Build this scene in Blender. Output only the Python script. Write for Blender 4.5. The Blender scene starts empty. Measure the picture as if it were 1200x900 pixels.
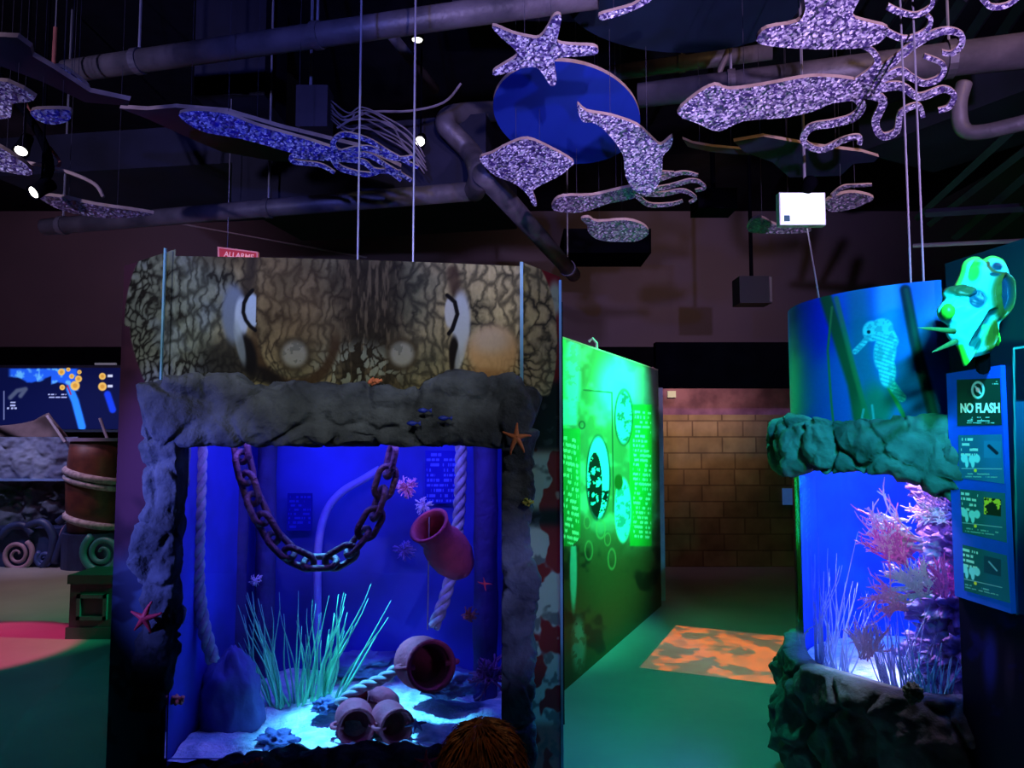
import bpy, bmesh, math, random
import numpy as np
from mathutils import Vector, Matrix, noise
random.seed(7)
PI = math.pi
scn = bpy.context.scene
COL = scn.collection

# ---------------------------------------------------------------- camera
F = 880.0; PITCH = math.radians(4.03); CAMZ = 1.6
cam_d = bpy.data.cameras.new('camera'); cam_d.sensor_width = 36; cam_d.lens = 36*F/1200
cam = bpy.data.objects.new('camera', cam_d); COL.objects.link(cam)
cam.location = (0, 0, CAMZ); cam.rotation_euler = (PI/2+PITCH, 0, 0)
cam_d.clip_start = 0.05
scn.camera = cam
vs = scn.view_settings
vs.view_transform = 'Standard'; vs.look = 'None'; vs.gamma = 1; vs.exposure = 0.0
vs.use_curve_mapping = False

# ---------------------------------------------------------------- world
w = bpy.data.worlds.new('world'); scn.world = w; w.use_nodes = True
w.node_tree.nodes['Background'].inputs[0].default_value = (0.02, 0.02, 0.06, 1)
w.node_tree.nodes['Background'].inputs[1].default_value = 0.15

# ---------------------------------------------------------------- pixel <-> place
CP, SP = math.cos(PITCH), math.sin(PITCH)
def ray(u, v):
    a = (u-600)/F; b = (450-v)/F
    return Vector((a, CP-b*SP, SP+b*CP))
O = Vector((0, 0, CAMZ))
def onY(u, v, y):
    d = ray(u, v); return O + d*(y/d.y)
def onZ(u, v, z):
    d = ray(u, v); return O + d*((z-CAMZ)/d.z)
def onP(u, v, p0, n):
    d = ray(u, v); return O + d*((p0-O).dot(n)/d.dot(n))
def proj(co):
    co = np.asarray(co); x = co[:, 0]; y = co[:, 1]; z = co[:, 2]-CAMZ
    f = y*CP+z*SP; h = -y*SP+z*CP
    return 600+F*x/f, 450-F*h/f
def lin(c):
    c = np.asarray(c, dtype=float)/255.0
    return np.where(c <= 0.04045, c/12.92, ((c+0.055)/1.055)**2.4)
def L3(r, g, b):
    t = lin((r, g, b)); return (float(t[0]), float(t[1]), float(t[2]))

# ---------------------------------------------------------------- lights
def aim(ob, target):
    d = Vector(target)-ob.location
    ob.rotation_euler = d.to_track_quat('-Z', 'Y').to_euler()
def spot(name, loc, target, color, power, deg, blend=0.5, size=0.05):
    l = bpy.data.lights.new(name, 'SPOT'); l.color = color; l.energy = power
    l.spot_size = math.radians(deg); l.spot_blend = blend; l.shadow_soft_size = size
    o = bpy.data.objects.new(name, l); COL.objects.link(o); o.location = loc; aim(o, target)
    return o
def area(name, loc, target, color, power, sx, sy):
    l = bpy.data.lights.new(name, 'AREA'); l.shape = 'RECTANGLE'; l.size = sx; l.size_y = sy
    l.color = color; l.energy = power
    o = bpy.data.objects.new(name, l); COL.objects.link(o); o.location = loc; aim(o, target)
    return o
# tank lamps and an added coral fill
area('octopus_tank_lamp', (-0.75, 3.75, 1.98), (-0.75, 3.75, 0), (0.04, 0.09, 1.0), 16, 1.3, 0.5)
spot('octopus_tank_sand_lamp', (-1.0, 3.78, 1.92), (-0.68, 3.54, 0.3), (0.09, 0.55, 1.0), 480, 38, 0.8)
area('octopus_tank_front_lamp', (-0.7, 3.36, 1.66), (-0.75, 4.1, 0.75), (0.20, 0.14, 1.0), 9, 1.2, 0.06)
area('seahorse_tank_lamp', (1.93, 3.4, 1.92), (1.93, 3.4, 0), (0.08, 0.22, 1.0), 30, 0.6, 0.6)
spot('seahorse_tank_sand_lamp', (1.55, 3.2, 1.9), (1.52, 3.2, 0.5), (0.35, 0.75, 1.0), 90, 30, 0.7)
spot('seahorse_tank_coral_fill', (1.44, 3.26, 1.74), (1.74, 3.08, 1.05), (1.0, 0.50, 0.95), 58, 75, 0.7)  # pinkish fill added to brighten the coral under the blue light
# gallery spots and added unseen fills
spot('green_wall_lamp', (3.0, 5.3, 3.7), (0.90, 6.05, 1.78), (0.03, 1.0, 0.42), 1900, 46, 0.9)
spot('green_wall_side_lamp', (1.5, 4.1, 2.65), (0.42, 5.15, 1.75), (0.05, 1.0, 0.36), 170, 58, 0.9)
spot('green_floor_lamp', (1.3, 4.2, 2.9), (0.9, 4.3, 0), (0.02, 1.0, 0.74), 100, 105, 0.9)
spot('green_floor_lamp_left', (-3.4, 4.1, 3.0), (-3.2, 4.3, 0), (0.02, 0.75, 0.8), 42, 76, 0.9)
spot('green_rock_lamp', (0.9, 0.9, 2.4), (1.62, 3.1, 1.55), (0.02, 1.0, 0.55), 110, 30, 0.6)
spot('blue_banner_lamp', (1.15, 0.9, 2.7), (1.60, 2.9, 1.95), (0.03, 0.45, 1.0), 420, 34, 0.7)
spot('cyan_sculpture_lamp', (1.0, 0.8, 2.7), (1.60, 2.50, 2.0), (0.02, 0.9, 0.70), 130, 15, 0.4)
spot('neutral_banner_lamp', (-0.35, 0.3, 3.0), (-0.72, 3.2, 2.35), (1.0, 1.0, 0.84), 135, 38, 0.6)
spot('violet_rock_lamp', (-2.7, 1.7, 1.6), (-1.66, 3.1, 1.35), (0.17, 0.20, 1.0), 330, 38, 0.9)
spot('violet_right_rock_fill', (0.55, 1.4, 1.2), (0.03, 3.2, 0.95), (0.32, 0.32, 0.95), 70, 24, 0.8)  # unseen fill added to brighten the right rock pillar
spot('violet_cutout_fill', (1.9, 0.2, 2.6), (1.7, 4.3, 3.7), (0.58, 0.42, 1.0), 850, 58, 0.8)  # unseen fill added beside the camera for the violet-lit cut-outs
spot('blue_cutout_fill', (-0.6, 0.2, 2.7), (-0.6, 4.4, 3.55), (0.14, 0.17, 1.0), 480, 62, 0.9)  # unseen fill added near the camera for ceiling and blue-lit cut-outs
spot('lilac_cutout_fill', (0.3, 0.0, 2.7), (0.15, 4.2, 3.6), (0.66, 0.52, 1.0), 480, 30, 0.8)  # added fill, out of view, for the middle cut-outs
spot('violet_left_fill', (-3.4, 0.8, 2.6), (-3.0, 4.6, 3.5), (0.5, 0.45, 1.0), 420, 45, 0.9)  # added fill, out of view, for the left cut-outs
spot('warm_pipe_lamp', (2.6, 2.4, 4.6), (2.0, 4.6, 3.9), (1.0, 0.62, 0.3), 45, 80, 0.9)
spot('wall_wash_lamp', (2.4, 7.8, 4.6), (2.0, 10.8, 3.1), (1.0, 0.62, 0.52), 85, 110, 1.0)
spot('wall_wash_lamp_left', (-5, 6.5, 4.5), (-6, 10.8, 3.2), (0.85, 0.5, 0.9), 150, 90, 1.0)
spot('brick_lamp', (2.0, 7.9, 2.5), (2.15, 9.4, 1.95), (1.0, 0.66, 0.36), 70, 72, 1.0)
spot('violet_brick_lamp', (2.2, 8.6, 3.6), (2.2, 9.4, 2.1), (0.7, 0.3, 0.9), 12, 70, 0.8)
spot('pink_floor_lamp', (-5.6, 5.0, 4.2), (-4.3, 5.75, 0), (1.0, 0.04, 0.22), 1100, 22, 0.15)
spot('warm_floor_lamp', (-5.5, 8.0, 4.3), (-5.3, 8.0, 0), (1.0, 0.45, 0.55), 220, 60, 0.8)
spot('pool_case_lamp', (-6.3, 8.0, 3.2), (-6.3, 9.9, 1.0), (0.5, 0.55, 1.0), 170, 75, 0.8)
spot('left_wing_fill', (-3.2, 1.2, 3.0), (-1.75, 3.35, 2.0), (0.85, 0.8, 1.0), 110, 36, 0.8)  # unseen fill added to brighten the left side panel
spot('right_wing_fill', (1.3, 1.0, 2.9), (0.13, 3.35, 1.7), (1.0, 0.95, 0.9), 38, 40, 0.8)  # added fill, no fixture, lifts the right side panel

# floor projector: a gobo of orange honeycomb blobs in a faint rectangle
def gobo():
    quad = [onZ(790, 733, 0), onZ(926, 746, 0), onZ(922, 804, 0), onZ(752, 782, 0)]
    c = sum(quad, Vector())/4
    l = bpy.data.lights.new('floor_projector_beam', 'SPOT'); l.energy = 560; l.color = (1, 1, 1)
    l.spot_size = math.radians(50); l.spot_blend = 0.0; l.shadow_soft_size = 0.0
    o = bpy.data.objects.new('floor_projector_beam', l); COL.objects.link(o)
    H = 3.3; o.location = (c.x, c.y, H)
    ex = (quad[1]-quad[0]+quad[2]-quad[3]); hx = ex.length/4; yaw = math.atan2(ex.y, ex.x)
    ey = (quad[0]-quad[3]+quad[1]-quad[2]); hy = ey.length/4
    o.rotation_euler = (0, 0, yaw)
    l.use_nodes = True; nt = l.node_tree; N = nt.nodes; K = nt.links
    em = N['Emission']
    tc = N.new('ShaderNodeTexCoord'); sx = N.new('ShaderNodeSeparateXYZ'); K.new(tc.outputs['Normal'], sx.inputs[0])
    def m(op, a, b=None, c=None):
        n = N.new('ShaderNodeMath'); n.operation = op
        for i, q in enumerate((a, b, c)):
            if q is None: continue
            if isinstance(q, (int, float)): n.inputs[i].default_value = q
            else: K.new(q, n.inputs[i])
        return n.outputs[0]
    az = m('ABSOLUTE', sx.outputs[2])
    X = m('DIVIDE', sx.outputs[0], az); Y = m('DIVIDE', sx.outputs[1], az)
    inx = m('LESS_THAN', m('ABSOLUTE', X), hx/H); iny = m('LESS_THAN', m('ABSOLUTE', Y), hy/H)
    mask = m('MULTIPLY', inx, iny)
    cx = N.new('ShaderNodeCombineXYZ'); K.new(X, cx.inputs[0]); K.new(Y, cx.inputs[1])
    vo = N.new('ShaderNodeTexVoronoi'); vo.inputs['Scale'].default_value = 60; K.new(cx.outputs[0], vo.inputs['Vector'])
    nz = N.new('ShaderNodeTexNoise'); nz.inputs['Scale'].default_value = 13.0; nz.inputs['Detail'].default_value = 2
    K.new(vo.outputs['Position'], nz.inputs['Vector'])
    sc = N.new('ShaderNodeSeparateColor'); K.new(vo.outputs['Color'], sc.inputs[0])
    blob = m('GREATER_THAN', nz.outputs[0], 0.47)
    val = m('MULTIPLY', blob, m('MULTIPLY_ADD', sc.outputs[1], 1.1, 0.25))
    mixc = N.new('ShaderNodeMix'); mixc.data_type = 'RGBA'
    mixc.inputs[6].default_value = (0.42, 0.15, 0.10, 1); mixc.inputs[7].default_value = (2.2, 0.34, 0.05, 1)
    K.new(val, mixc.inputs[0]); K.new(mixc.outputs[2], em.inputs[0])
    K.new(mask, em.inputs[1])
    return o, c
beam, beam_c = gobo()

# ---------------------------------------------------------------- mesh helpers
class MB:
    def __init__(s): s.v = []; s.f = []; s.m = []
    def add(s, vs, fs, mi=0):
        k = len(s.v); s.v += [Vector(p) for p in vs]
        for f in fs: s.f.append([i+k for i in f]); s.m.append(mi)
        return s
    def box(s, c, d, M=None, mi=0):
        x, y, z = d[0]/2, d[1]/2, d[2]/2
        vs = [Vector((i*x, j*y, k*z)) for k in (-1, 1) for j in (-1, 1) for i in (-1, 1)]
        if M is not None: vs = [M @ q for q in vs]
        vs = [q+Vector(c) for q in vs]
        return s.add(vs, [(0, 2, 3, 1), (4, 5, 7, 6), (0, 1, 5, 4), (2, 6, 7, 3), (0, 4, 6, 2), (1, 3, 7, 5)], mi)
    def prism(s, pts, ext, mi=0, mside=None):
        n = len(pts); pts = [Vector(p) for p in pts]; ext = Vector(ext)
        if mside is None: mside = mi
        s.add(pts+[p+ext for p in pts], [], 0); k = len(s.v)-2*n
        s.f.append([k+i for i in range(n)]); s.m.append(mi)
        s.f.append([k+n+i for i in reversed(range(n))]); s.m.append(mside)
        for i in range(n):
            j = (i+1) % n; s.f.append([k+i, k+n+i, k+n+j, k+j]); s.m.append(mside)
        return s
    def tube(s, pts, r, n=8, cap=True, mi=0):
        pts = [Vector(p) for p in pts]; m = len(pts)
        rr = r if isinstance(r, (list, tuple)) else [r]*m
        rings = []; prev = None
        for i, p in enumerate(pts):
            t = (pts[min(i+1, m-1)]-pts[max(i-1, 0)])
            t = t.normalized() if t.length > 1e-9 else Vector((0, 0, 1))
            if prev is None:
                a = Vector((0, 0, 1)) if abs(t.z) < 0.9 else Vector((1, 0, 0))
                a = (a-t*a.dot(t)).normalized()
            else:
                a = prev-t*prev.dot(t)
                a = a.normalized() if a.length > 1e-6 else t.orthogonal().normalized()
            prev = a; b = t.cross(a)
            rings.append([p+(a*math.cos(2*PI*k/n)+b*math.sin(2*PI*k/n))*rr[i] for k in range(n)])
        vs = [q for R in rings for q in R]; fs = []
        for i in range(m-1):
            for k in range(n):
                j = (k+1) % n; fs.append((i*n+k, i*n+j, (i+1)*n+j, (i+1)*n+k))
        if cap: fs.append(tuple(reversed(range(n)))); fs.append(tuple((m-1)*n+k for k in range(n)))
        return s.add(vs, fs, mi)
    def lathe(s, prof, M, n=24, mi=0, closed=False):
        vs = []
        for r, z in prof:
            for k in range(n):
                a = 2*PI*k/n; vs.append(M @ Vector((r*math.cos(a), r*math.sin(a), z)))
        fs = []; m = len(prof)
        for i in range(m-1):
            for k in range(n):
                j = (k+1) % n; fs.append((i*n+k, i*n+j, (i+1)*n+j, (i+1)*n+k))
        return s.add(vs, fs, mi)
    def grid(s, fn, ns, nt, mi=0, wrap=False):
        vs = [fn(i/(ns-1) if not wrap else i/ns, j/(nt-1)) for j in range(nt) for i in range(ns)]
        fs = []
        for j in range(nt-1):
            for i in range(ns if wrap else ns-1):
                k = (i+1) % ns; fs.append((j*ns+i, j*ns+k, (j+1)*ns+k, (j+1)*ns+i))
        return s.add(vs, fs, mi)
    def build(s, name, mats, parent=None, smooth=False, origin=None, paint=None, recalc=True):
        me = bpy.data.meshes.new(name)
        org = Vector(origin) if origin is not None else Vector((0, 0, 0))
        if parent is not None: org = parent.location.copy() if parent.parent is None else parent.location+parent.parent.location
        elif origin is None and s.v:
            xs = [p.x for p in s.v]; ys = [p.y for p in s.v]; zs = [p.z for p in s.v]
            org = Vector(((min(xs)+max(xs))/2, (min(ys)+max(ys))/2, min(zs)))
        me.from_pydata([tuple(p-org) for p in s.v], [], s.f)
        if not isinstance(mats, (list, tuple)): mats = [mats]
        for m in mats: me.materials.append(m)
        me.polygons.foreach_set('material_index', s.m)
        if smooth: me.polygons.foreach_set('use_smooth', [True]*len(s.f))
        if recalc:
            bm = bmesh.new(); bm.from_mesh(me); bmesh.ops.recalc_face_normals(bm, faces=bm.faces); bm.to_mesh(me); bm.free()
        if paint is not None:
            co = np.array([tuple(p) for p in s.v]); u, v = proj(co)
            c = np.clip(paint(u, v), 0, 255); c = lin(c)
            at = me.color_attributes.new('Col', 'FLOAT_COLOR', 'POINT')
            at.data.foreach_set('color', np.concatenate([c, np.ones((len(c), 1))], 1).astype(np.float32).ravel())
        me.update()
        o = bpy.data.objects.new(name, me); COL.objects.link(o)
        if parent is not None:
            o.parent = parent
            # parents carry no rotation or scale: parts keep the same origin as their parent
            o.location = (0, 0, 0)
        else: o.location = org
        return o
def tag(o, label=None, cat=None, group=None, kind=None):
    if label: o['label'] = label
    if cat: o['category'] = cat
    if group: o['group'] = group
    if kind: o['kind'] = kind
    return o
def empty(name, loc, label, cat, group=None):
    o = bpy.data.objects.new(name, None); COL.objects.link(o); o.location = loc
    o.empty_display_size = 0.1
    return tag(o, label, cat, group)
def struct(o): o['kind'] = 'structure'; return o
def cr(pts, k=6):
    pts = [Vector(p) for p in pts]; out = []
    for i in range(len(pts)-1):
        p0 = pts[max(i-1, 0)]; p1 = pts[i]; p2 = pts[i+1]; p3 = pts[min(i+2, len(pts)-1)]
        for j in range(k):
            t = j/k
            out.append(0.5*((2*p1)+(p2-p0)*t+(2*p0-5*p1+4*p2-p3)*t*t+(3*p1-p0-3*p2+p3)*t**3))
    out.append(pts[-1]); return out
def crs(vals, k=6):
    out = []
    for i in range(len(vals)-1):
        for j in range(k): out.append(vals[i]+(vals[i+1]-vals[i])*j/k)
    out.append(vals[-1]); return out

# ---------------------------------------------------------------- materials
MATS = {}
def mat(name, col, rough=0.6, metal=0.0, col2=None, nscale=6.0, bump=0.0, bscale=20.0, emit=None, estr=0.0, spec=0.5, detail=4):
    if name in MATS: return MATS[name]
    m = bpy.data.materials.new(name); m.use_nodes = True; nt = m.node_tree; b = nt.nodes['Principled BSDF']
    b.inputs['Base Color'].default_value = (*col, 1); b.inputs['Roughness'].default_value = rough
    b.inputs['Metallic'].default_value = metal; b.inputs['Specular IOR Level'].default_value = spec
    tc = nt.nodes.new('ShaderNodeTexCoord')
    n = nt.nodes.new('ShaderNodeTexNoise'); n.inputs['Scale'].default_value = nscale; n.inputs['Detail'].default_value = detail
    nt.links.new(tc.outputs['Object'], n.inputs['Vector'])
    r = nt.nodes.new('ShaderNodeValToRGB'); c2 = col2 or tuple(min(1, c*0.7) for c in col)
    r.color_ramp.elements[0].position = 0.35; r.color_ramp.elements[1].position = 0.65
    r.color_ramp.elements[0].color = (*c2, 1); r.color_ramp.elements[1].color = (*col, 1)
    nt.links.new(n.outputs[0], r.inputs[0]); nt.links.new(r.outputs[0], b.inputs['Base Color'])
    if bump:
        n2 = nt.nodes.new('ShaderNodeTexNoise'); n2.inputs['Scale'].default_value = bscale; n2.inputs['Detail'].default_value = 6
        nt.links.new(tc.outputs['Object'], n2.inputs['Vector'])
        bp = nt.nodes.new('ShaderNodeBump'); bp.inputs['Strength'].default_value = bump; bp.inputs['Distance'].default_value = 0.02
        nt.links.new(n2.outputs[0], bp.inputs['Height']); nt.links.new(bp.outputs[0], b.inputs['Normal'])
    if emit:
        b.inputs['Emission Color'].default_value = (*emit, 1); b.inputs['Emission Strength'].default_value = estr
    MATS[name] = m; return m
def print_mat(name, rough=0.45, emit=0.0, detail=None, spec=0.2):
    m = bpy.data.materials.new(name); m.use_nodes = True; nt = m.node_tree; b = nt.nodes['Principled BSDF']
    a = nt.nodes.new('ShaderNodeAttribute'); a.attribute_name = 'Col'
    n = nt.nodes.new('ShaderNodeTexNoise'); n.inputs['Scale'].default_value = 60
    mx = nt.nodes.new('ShaderNodeMix'); mx.data_type = 'RGBA'; mx.blend_type = 'MULTIPLY'; mx.inputs[0].default_value = 0.15
    nt.links.new(a.outputs['Color'], mx.inputs[6]); nt.links.new(n.outputs[0], mx.inputs[7])
    nt.links.new(mx.outputs[2], b.inputs['Base Color']); b.inputs['Roughness'].default_value = rough; b.inputs['Specular IOR Level'].default_value = spec
    if emit:
        nt.links.new(a.outputs['Color'], b.inputs['Emission Color']); b.inputs['Emission Strength'].default_value = emit
    return m
def glitter(name, light, dark, scale=105):
    m = bpy.data.materials.new(name); m.use_nodes = True; nt = m.node_tree; b = nt.nodes['Principled BSDF']
    tc = nt.nodes.new('ShaderNodeTexCoord')
    vo = nt.nodes.new('ShaderNodeTexVoronoi'); vo.inputs['Scale'].default_value = scale
    nt.links.new(tc.outputs['Object'], vo.inputs['Vector'])
    se = nt.nodes.new('ShaderNodeSeparateColor'); nt.links.new(vo.outputs['Color'], se.inputs[0])
    r = nt.nodes.new('ShaderNodeValToRGB'); e = r.color_ramp.elements
    e[0].position = 0.30; e[0].color = (*dark, 1); e[1].position = 0.95; e[1].color = (*light, 1)
    q = e.new(0.65); q.color = tuple([light[i]*0.35+dark[i]*0.65 for i in range(3)]+[1])
    nt.links.new(se.outputs[0], r.inputs[0]); nt.links.new(r.outputs[0], b.inputs['Base Color'])
    b.inputs['Roughness'].default_value = 0.45
    sub = nt.nodes.new('ShaderNodeVectorMath'); sub.operation = 'SUBTRACT'; sub.inputs[1].default_value = (0.5, 0.5, 0.5)
    nt.links.new(vo.outputs['Color'], sub.inputs[0])
    scl = nt.nodes.new('ShaderNodeVectorMath'); scl.operation = 'SCALE'; scl.inputs['Scale'].default_value = 0.9
    nt.links.new(sub.outputs[0], scl.inputs[0])
    ge = nt.nodes.new('ShaderNodeNewGeometry'); ad = nt.nodes.new('ShaderNodeVectorMath'); ad.operation = 'ADD'
    nt.links.new(ge.outputs['Normal'], ad.inputs[0]); nt.links.new(scl.outputs[0], ad.inputs[1])
    no = nt.nodes.new('ShaderNodeVectorMath'); no.operation = 'NORMALIZE'; nt.links.new(ad.outputs[0], no.inputs[0])
    nt.links.new(no.outputs[0], b.inputs['Normal'])
    return m
def glass_mat(name, tint=(1, 1, 1), rough=0.02):
    m = bpy.data.materials.new(name); m.use_nodes = True; nt = m.node_tree; nt.nodes.remove(nt.nodes['Principled BSDF'])
    out = nt.nodes['Material Output']; t = nt.nodes.new('ShaderNodeBsdfTransparent'); t.inputs[0].default_value = (*tint, 1)
    g = nt.nodes.new('ShaderNodeBsdfGlossy'); g.inputs['Roughness'].default_value = rough
    f = nt.nodes.new('ShaderNodeFresnel'); f.inputs[0].default_value = 1.45
    mx = nt.nodes.new('ShaderNodeMixShader'); nt.links.new(f.outputs[0], mx.inputs[0])
    nt.links.new(t.outputs[0], mx.inputs[1]); nt.links.new(g.outputs[0], mx.inputs[2]); nt.links.new(mx.outputs[0], out.inputs[0])
    return m
BLACK = mat('matte_black_paint', (0.003, 0.003, 0.005), 1.0, spec=0.0)
DWIRE = mat('thin_dark_wire', (0.05, 0.045, 0.06), 0.5)
PIPE = mat('dusty_pipe_paint', (0.13, 0.11, 0.115), 0.5, 0.1, (0.05, 0.045, 0.05), 4, 0.2, 30)
DUCT = mat('dark_duct_paint', (0.018, 0.018, 0.034), 0.6, 0.0, (0.012, 0.012, 0.02), 3, spec=.2)
WOOD = mat('pale_plywood_edge', (0.50, 0.36, 0.24), 0.7, 0, (0.35, 0.24, 0.16), 12)
NAVY = mat('navy_board_paint', (0.012, 0.013, 0.03), 0.35)
BLUEB = mat('blue_board_paint', (0.008, 0.03, 0.26), 0.7, 0, (0.006, 0.025, 0.22), 2, spec=.2)
TEALB = mat('dark_teal_board_paint', (0.004, 0.010, 0.022), 0.8, spec=.15)
GL = glitter('silver_glitter', (1.0, 0.92, 1.0), (0.06, 0.035, 0.14))
GLB = glitter('blue_lit_glitter', (0.75, 0.78, 1.0), (0.03, 0.03, 0.45), 100)  # same glitter with the blue light put into its colour
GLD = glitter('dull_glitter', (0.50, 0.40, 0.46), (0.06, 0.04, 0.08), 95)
ROCK = mat('grey_sculpted_rock', (0.10, 0.12, 0.165), 0.9, 0, (0.024, 0.03, 0.045), 5, 1.0, 22)
ROCKG = mat('green_lit_sculpted_rock', (0.20, 0.24, 0.20), 0.85, 0, (0.05, 0.08, 0.06), 4, 0.9, 16)  # green lamp light on the rock put partly into its colour
WIRE = mat('steel_wire', (0.35, 0.33, 0.36), 0.4, 0.3)
CHAINM = mat('rusty_chain_iron', (0.10, 0.04, 0.06), 0.6, 0.2, (0.05, 0.02, 0.05), 20, 0.5, 60)
ROPEM = mat('hemp_rope', (0.42, 0.38, 0.42), 0.9, 0, (0.25, 0.22, 0.28), 30)
TERRA = mat('terracotta', (0.50, 0.05, 0.10), 0.8, 0, (0.30, 0.03, 0.07), 10, 0.3, 40)
SAND = mat('white_gravel', (0.90, 0.95, 0.90), 0.9, 0, (0.40, 0.55, 0.60), 14, 0.9, 50)
TWALL = mat('deep_blue_tank_wall', (0.04, 0.05, 0.62), 0.8, 0, (0.02, 0.02, 0.22), 1.5)
TWALL2 = mat('clear_blue_tank_wall', (0.02, 0.16, 0.95), 0.8, 0, (0.02, 0.07, 0.7), 2)
ORANGE = mat('orange_resin', (0.80, 0.25, 0.10), 0.6, 0, (0.65, 0.18, 0.08), 30)
RED = mat('red_resin', (0.85, 0.05, 0.10), 0.6, 0, (0.6, 0.03, 0.08), 30)
YEL = mat('yellow_resin', (0.6, 0.5, 0.08), 0.6)
GRASS = mat('tank_seagrass_green', (0.25, 0.95, 0.50), 0.6, 0, (0.12, 0.6, 0.38), 8)
GRASS2 = mat('pale_seagrass', (0.25, 0.55, 0.75), 0.5, 0, (0.15, 0.38, 0.6), 8)
PINKC = mat('pink_coral', (1.0, 0.25, 0.55), 0.6, 0, (0.95, 0.45, 0.5), 12)
PALEC = mat('pale_coral', (0.85, 0.70, 0.80), 0.6, 0, (0.7, 0.5, 0.7), 12)
PURR = mat('purple_reef_rock', (0.50, 0.42, 0.85), 0.9, 0, (0.16, 0.12, 0.45), 6, 1.0, 22)
GLASS = glass_mat('thin_acrylic')
EDGE = mat('acrylic_edge', (0.2, 0.5, 0.7), 0.2)
CHROME = mat('brushed_aluminium', (0.6, 0.65, 0.7), 0.3, 0.8)

# ---------------------------------------------------------------- paint helpers (prints)
def hsh(a, b, k=0):
    x = np.sin(a*127.1+b*311.7+k*74.7)*43758.5453; return x-np.floor(x)
def vn(u, v, s, k=0):
    x = u/s; y = v/s; xi = np.floor(x); yi = np.floor(y); fx = x-xi; fy = y-yi
    fx = fx*fx*(3-2*fx); fy = fy*fy*(3-2*fy)
    a = hsh(xi, yi, k); b = hsh(xi+1, yi, k); c = hsh(xi, yi+1, k); d = hsh(xi+1, yi+1, k)
    return (a*(1-fx)+b*fx)*(1-fy)+(c*(1-fx)+d*fx)*fy
def fbm(u, v, s, k=0): return vn(u, v, s, k)*.5+vn(u, v, s/2, k+1)*.3+vn(u, v, s/4, k+2)*.2
def voro(u, v, sx, sy, k=0):
    x = u/sx; y = v/sy; xi = np.floor(x); yi = np.floor(y)
    f1 = np.full(x.shape, 9.); f2 = np.full(x.shape, 9.); idv = np.zeros(x.shape)
    for i in (-1, 0, 1):
        for j in (-1, 0, 1):
            cx = xi+i; cy = yi+j; h1 = hsh(cx, cy, k); h2 = hsh(cx, cy, k+5)
            d = np.hypot(cx+.15+.7*h1-x, cy+.15+.7*h2-y)
            n = d < f1; f2 = np.where(n, f1, np.minimum(f2, d)); idv = np.where(n, hsh(cx, cy, k+9), idv); f1 = np.where(n, d, f1)
    return f1, f2, idv
def ss(a, b, x):
    t = np.clip((x-a)/(b-a), 0, 1); return t*t*(3-2*t)
def ell(u, v, cu, cv, ru, rv, soft=0.15, rot=0):
    du = u-cu; dv = v-cv; c = math.cos(rot); s = math.sin(rot)
    a = (du*c+dv*s)/ru; b = (-du*s+dv*c)/rv
    return 1-ss(1-soft, 1+soft, np.sqrt(a*a+b*b))
def rec(u, v, x0, y0, x1, y1, soft=0.6):
    return ss(x0-soft, x0+soft, u)*(1-ss(x1-soft, x1+soft, u))*ss(y0-soft, y0+soft, v)*(1-ss(y1-soft, y1+soft, v))
def line(u, v, pts, w, soft=0.7):
    d = np.full(u.shape, 1e9)
    for (a, b), (c, e) in zip(pts[:-1], pts[1:]):
        dx = c-a; dy = e-b; L = dx*dx+dy*dy+1e-9
        t = np.clip(((u-a)*dx+(v-b)*dy)/L, 0, 1); d = np.minimum(d, np.hypot(u-a-t*dx, v-b-t*dy))
    return 1-ss(w-soft, w+soft, d)
def mixc(base, col, m):
    return base*(1-m[:, None])+np.asarray(col, dtype=float)[None, :]*m[:, None]
def const(u, c): return np.tile(np.asarray(c, dtype=float), (len(u), 1))
def textm(u, v, x0, x1, y0, y1, row, k=0, slope=0.0, word=5.0):
    vv = v-slope*(u-x0); r = np.floor((vv-y0)/row); fr = (vv-y0)/row-r
    wd = hsh(np.floor(u/word), r, k) > 0.22
    lt = hsh(np.floor(u/1.3), r, k+3) > 0.25
    end = x1-(x1-x0)*0.4*hsh(r, r*0+3, k)*(hsh(r, r*0+1, k+1) > .75)
    return ((fr > .2) & (fr < .72) & wd & lt & (u > x0) & (u < end) & (vv > y0) & (vv < y1)).astype(float)

# ---------------------------------------------------------------- room shell
X0, X1, Y0, Y1, ZC = -8.5, 6.0, -2.5, 10.8, 4.9
FLOORM = mat('polished_concrete', (0.34, 0.33, 0.33), 0.42, 0, (0.27, 0.26, 0.27), 1.2, 0.08, 8, spec=0.35)
WALLM = mat('dark_gallery_wall', (0.10, 0.075, 0.085), 0.9, 0, (0.085, 0.065, 0.075), 0.8)
CEILM = mat('black_ceiling_paint', (0.009, 0.009, 0.015), 0.9, spec=.1)
struct(MB().box(((X0+X1)/2, (Y0+Y1)/2, -0.05), (X1-X0, Y1-Y0, 0.1)).build('floor', FLOORM))
struct(MB().box(((X0+X1)/2, (Y0+Y1)/2, ZC+0.05), (X1-X0, Y1-Y0, 0.1)).build('ceiling', CEILM))
wb = MB().box(((X0+X1)/2, Y1+0.05, 2.9+(ZC-2.9)/2), (X1-X0, 0.1, ZC-2.9)).box(((X0+X1)/2, Y1+0.05, 1.45), (X1-X0, 0.1, 2.9), mi=1)
struct(wb.build('wall_back', [WALLM, BLACK]))
struct(MB().box((X0-0.05, (Y0+Y1)/2, ZC/2), (0.1, Y1-Y0, ZC)).build('wall_left', WALLM))
struct(MB().box((X1+0.05, (Y0+Y1)/2, ZC/2), (0.1, Y1-Y0, ZC)).build('wall_right', WALLM))
struct(MB().box(((X0+X1)/2, Y0-0.05, ZC/2), (X1-X0, 0.1, ZC)).build('wall_front', WALLM))
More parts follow.
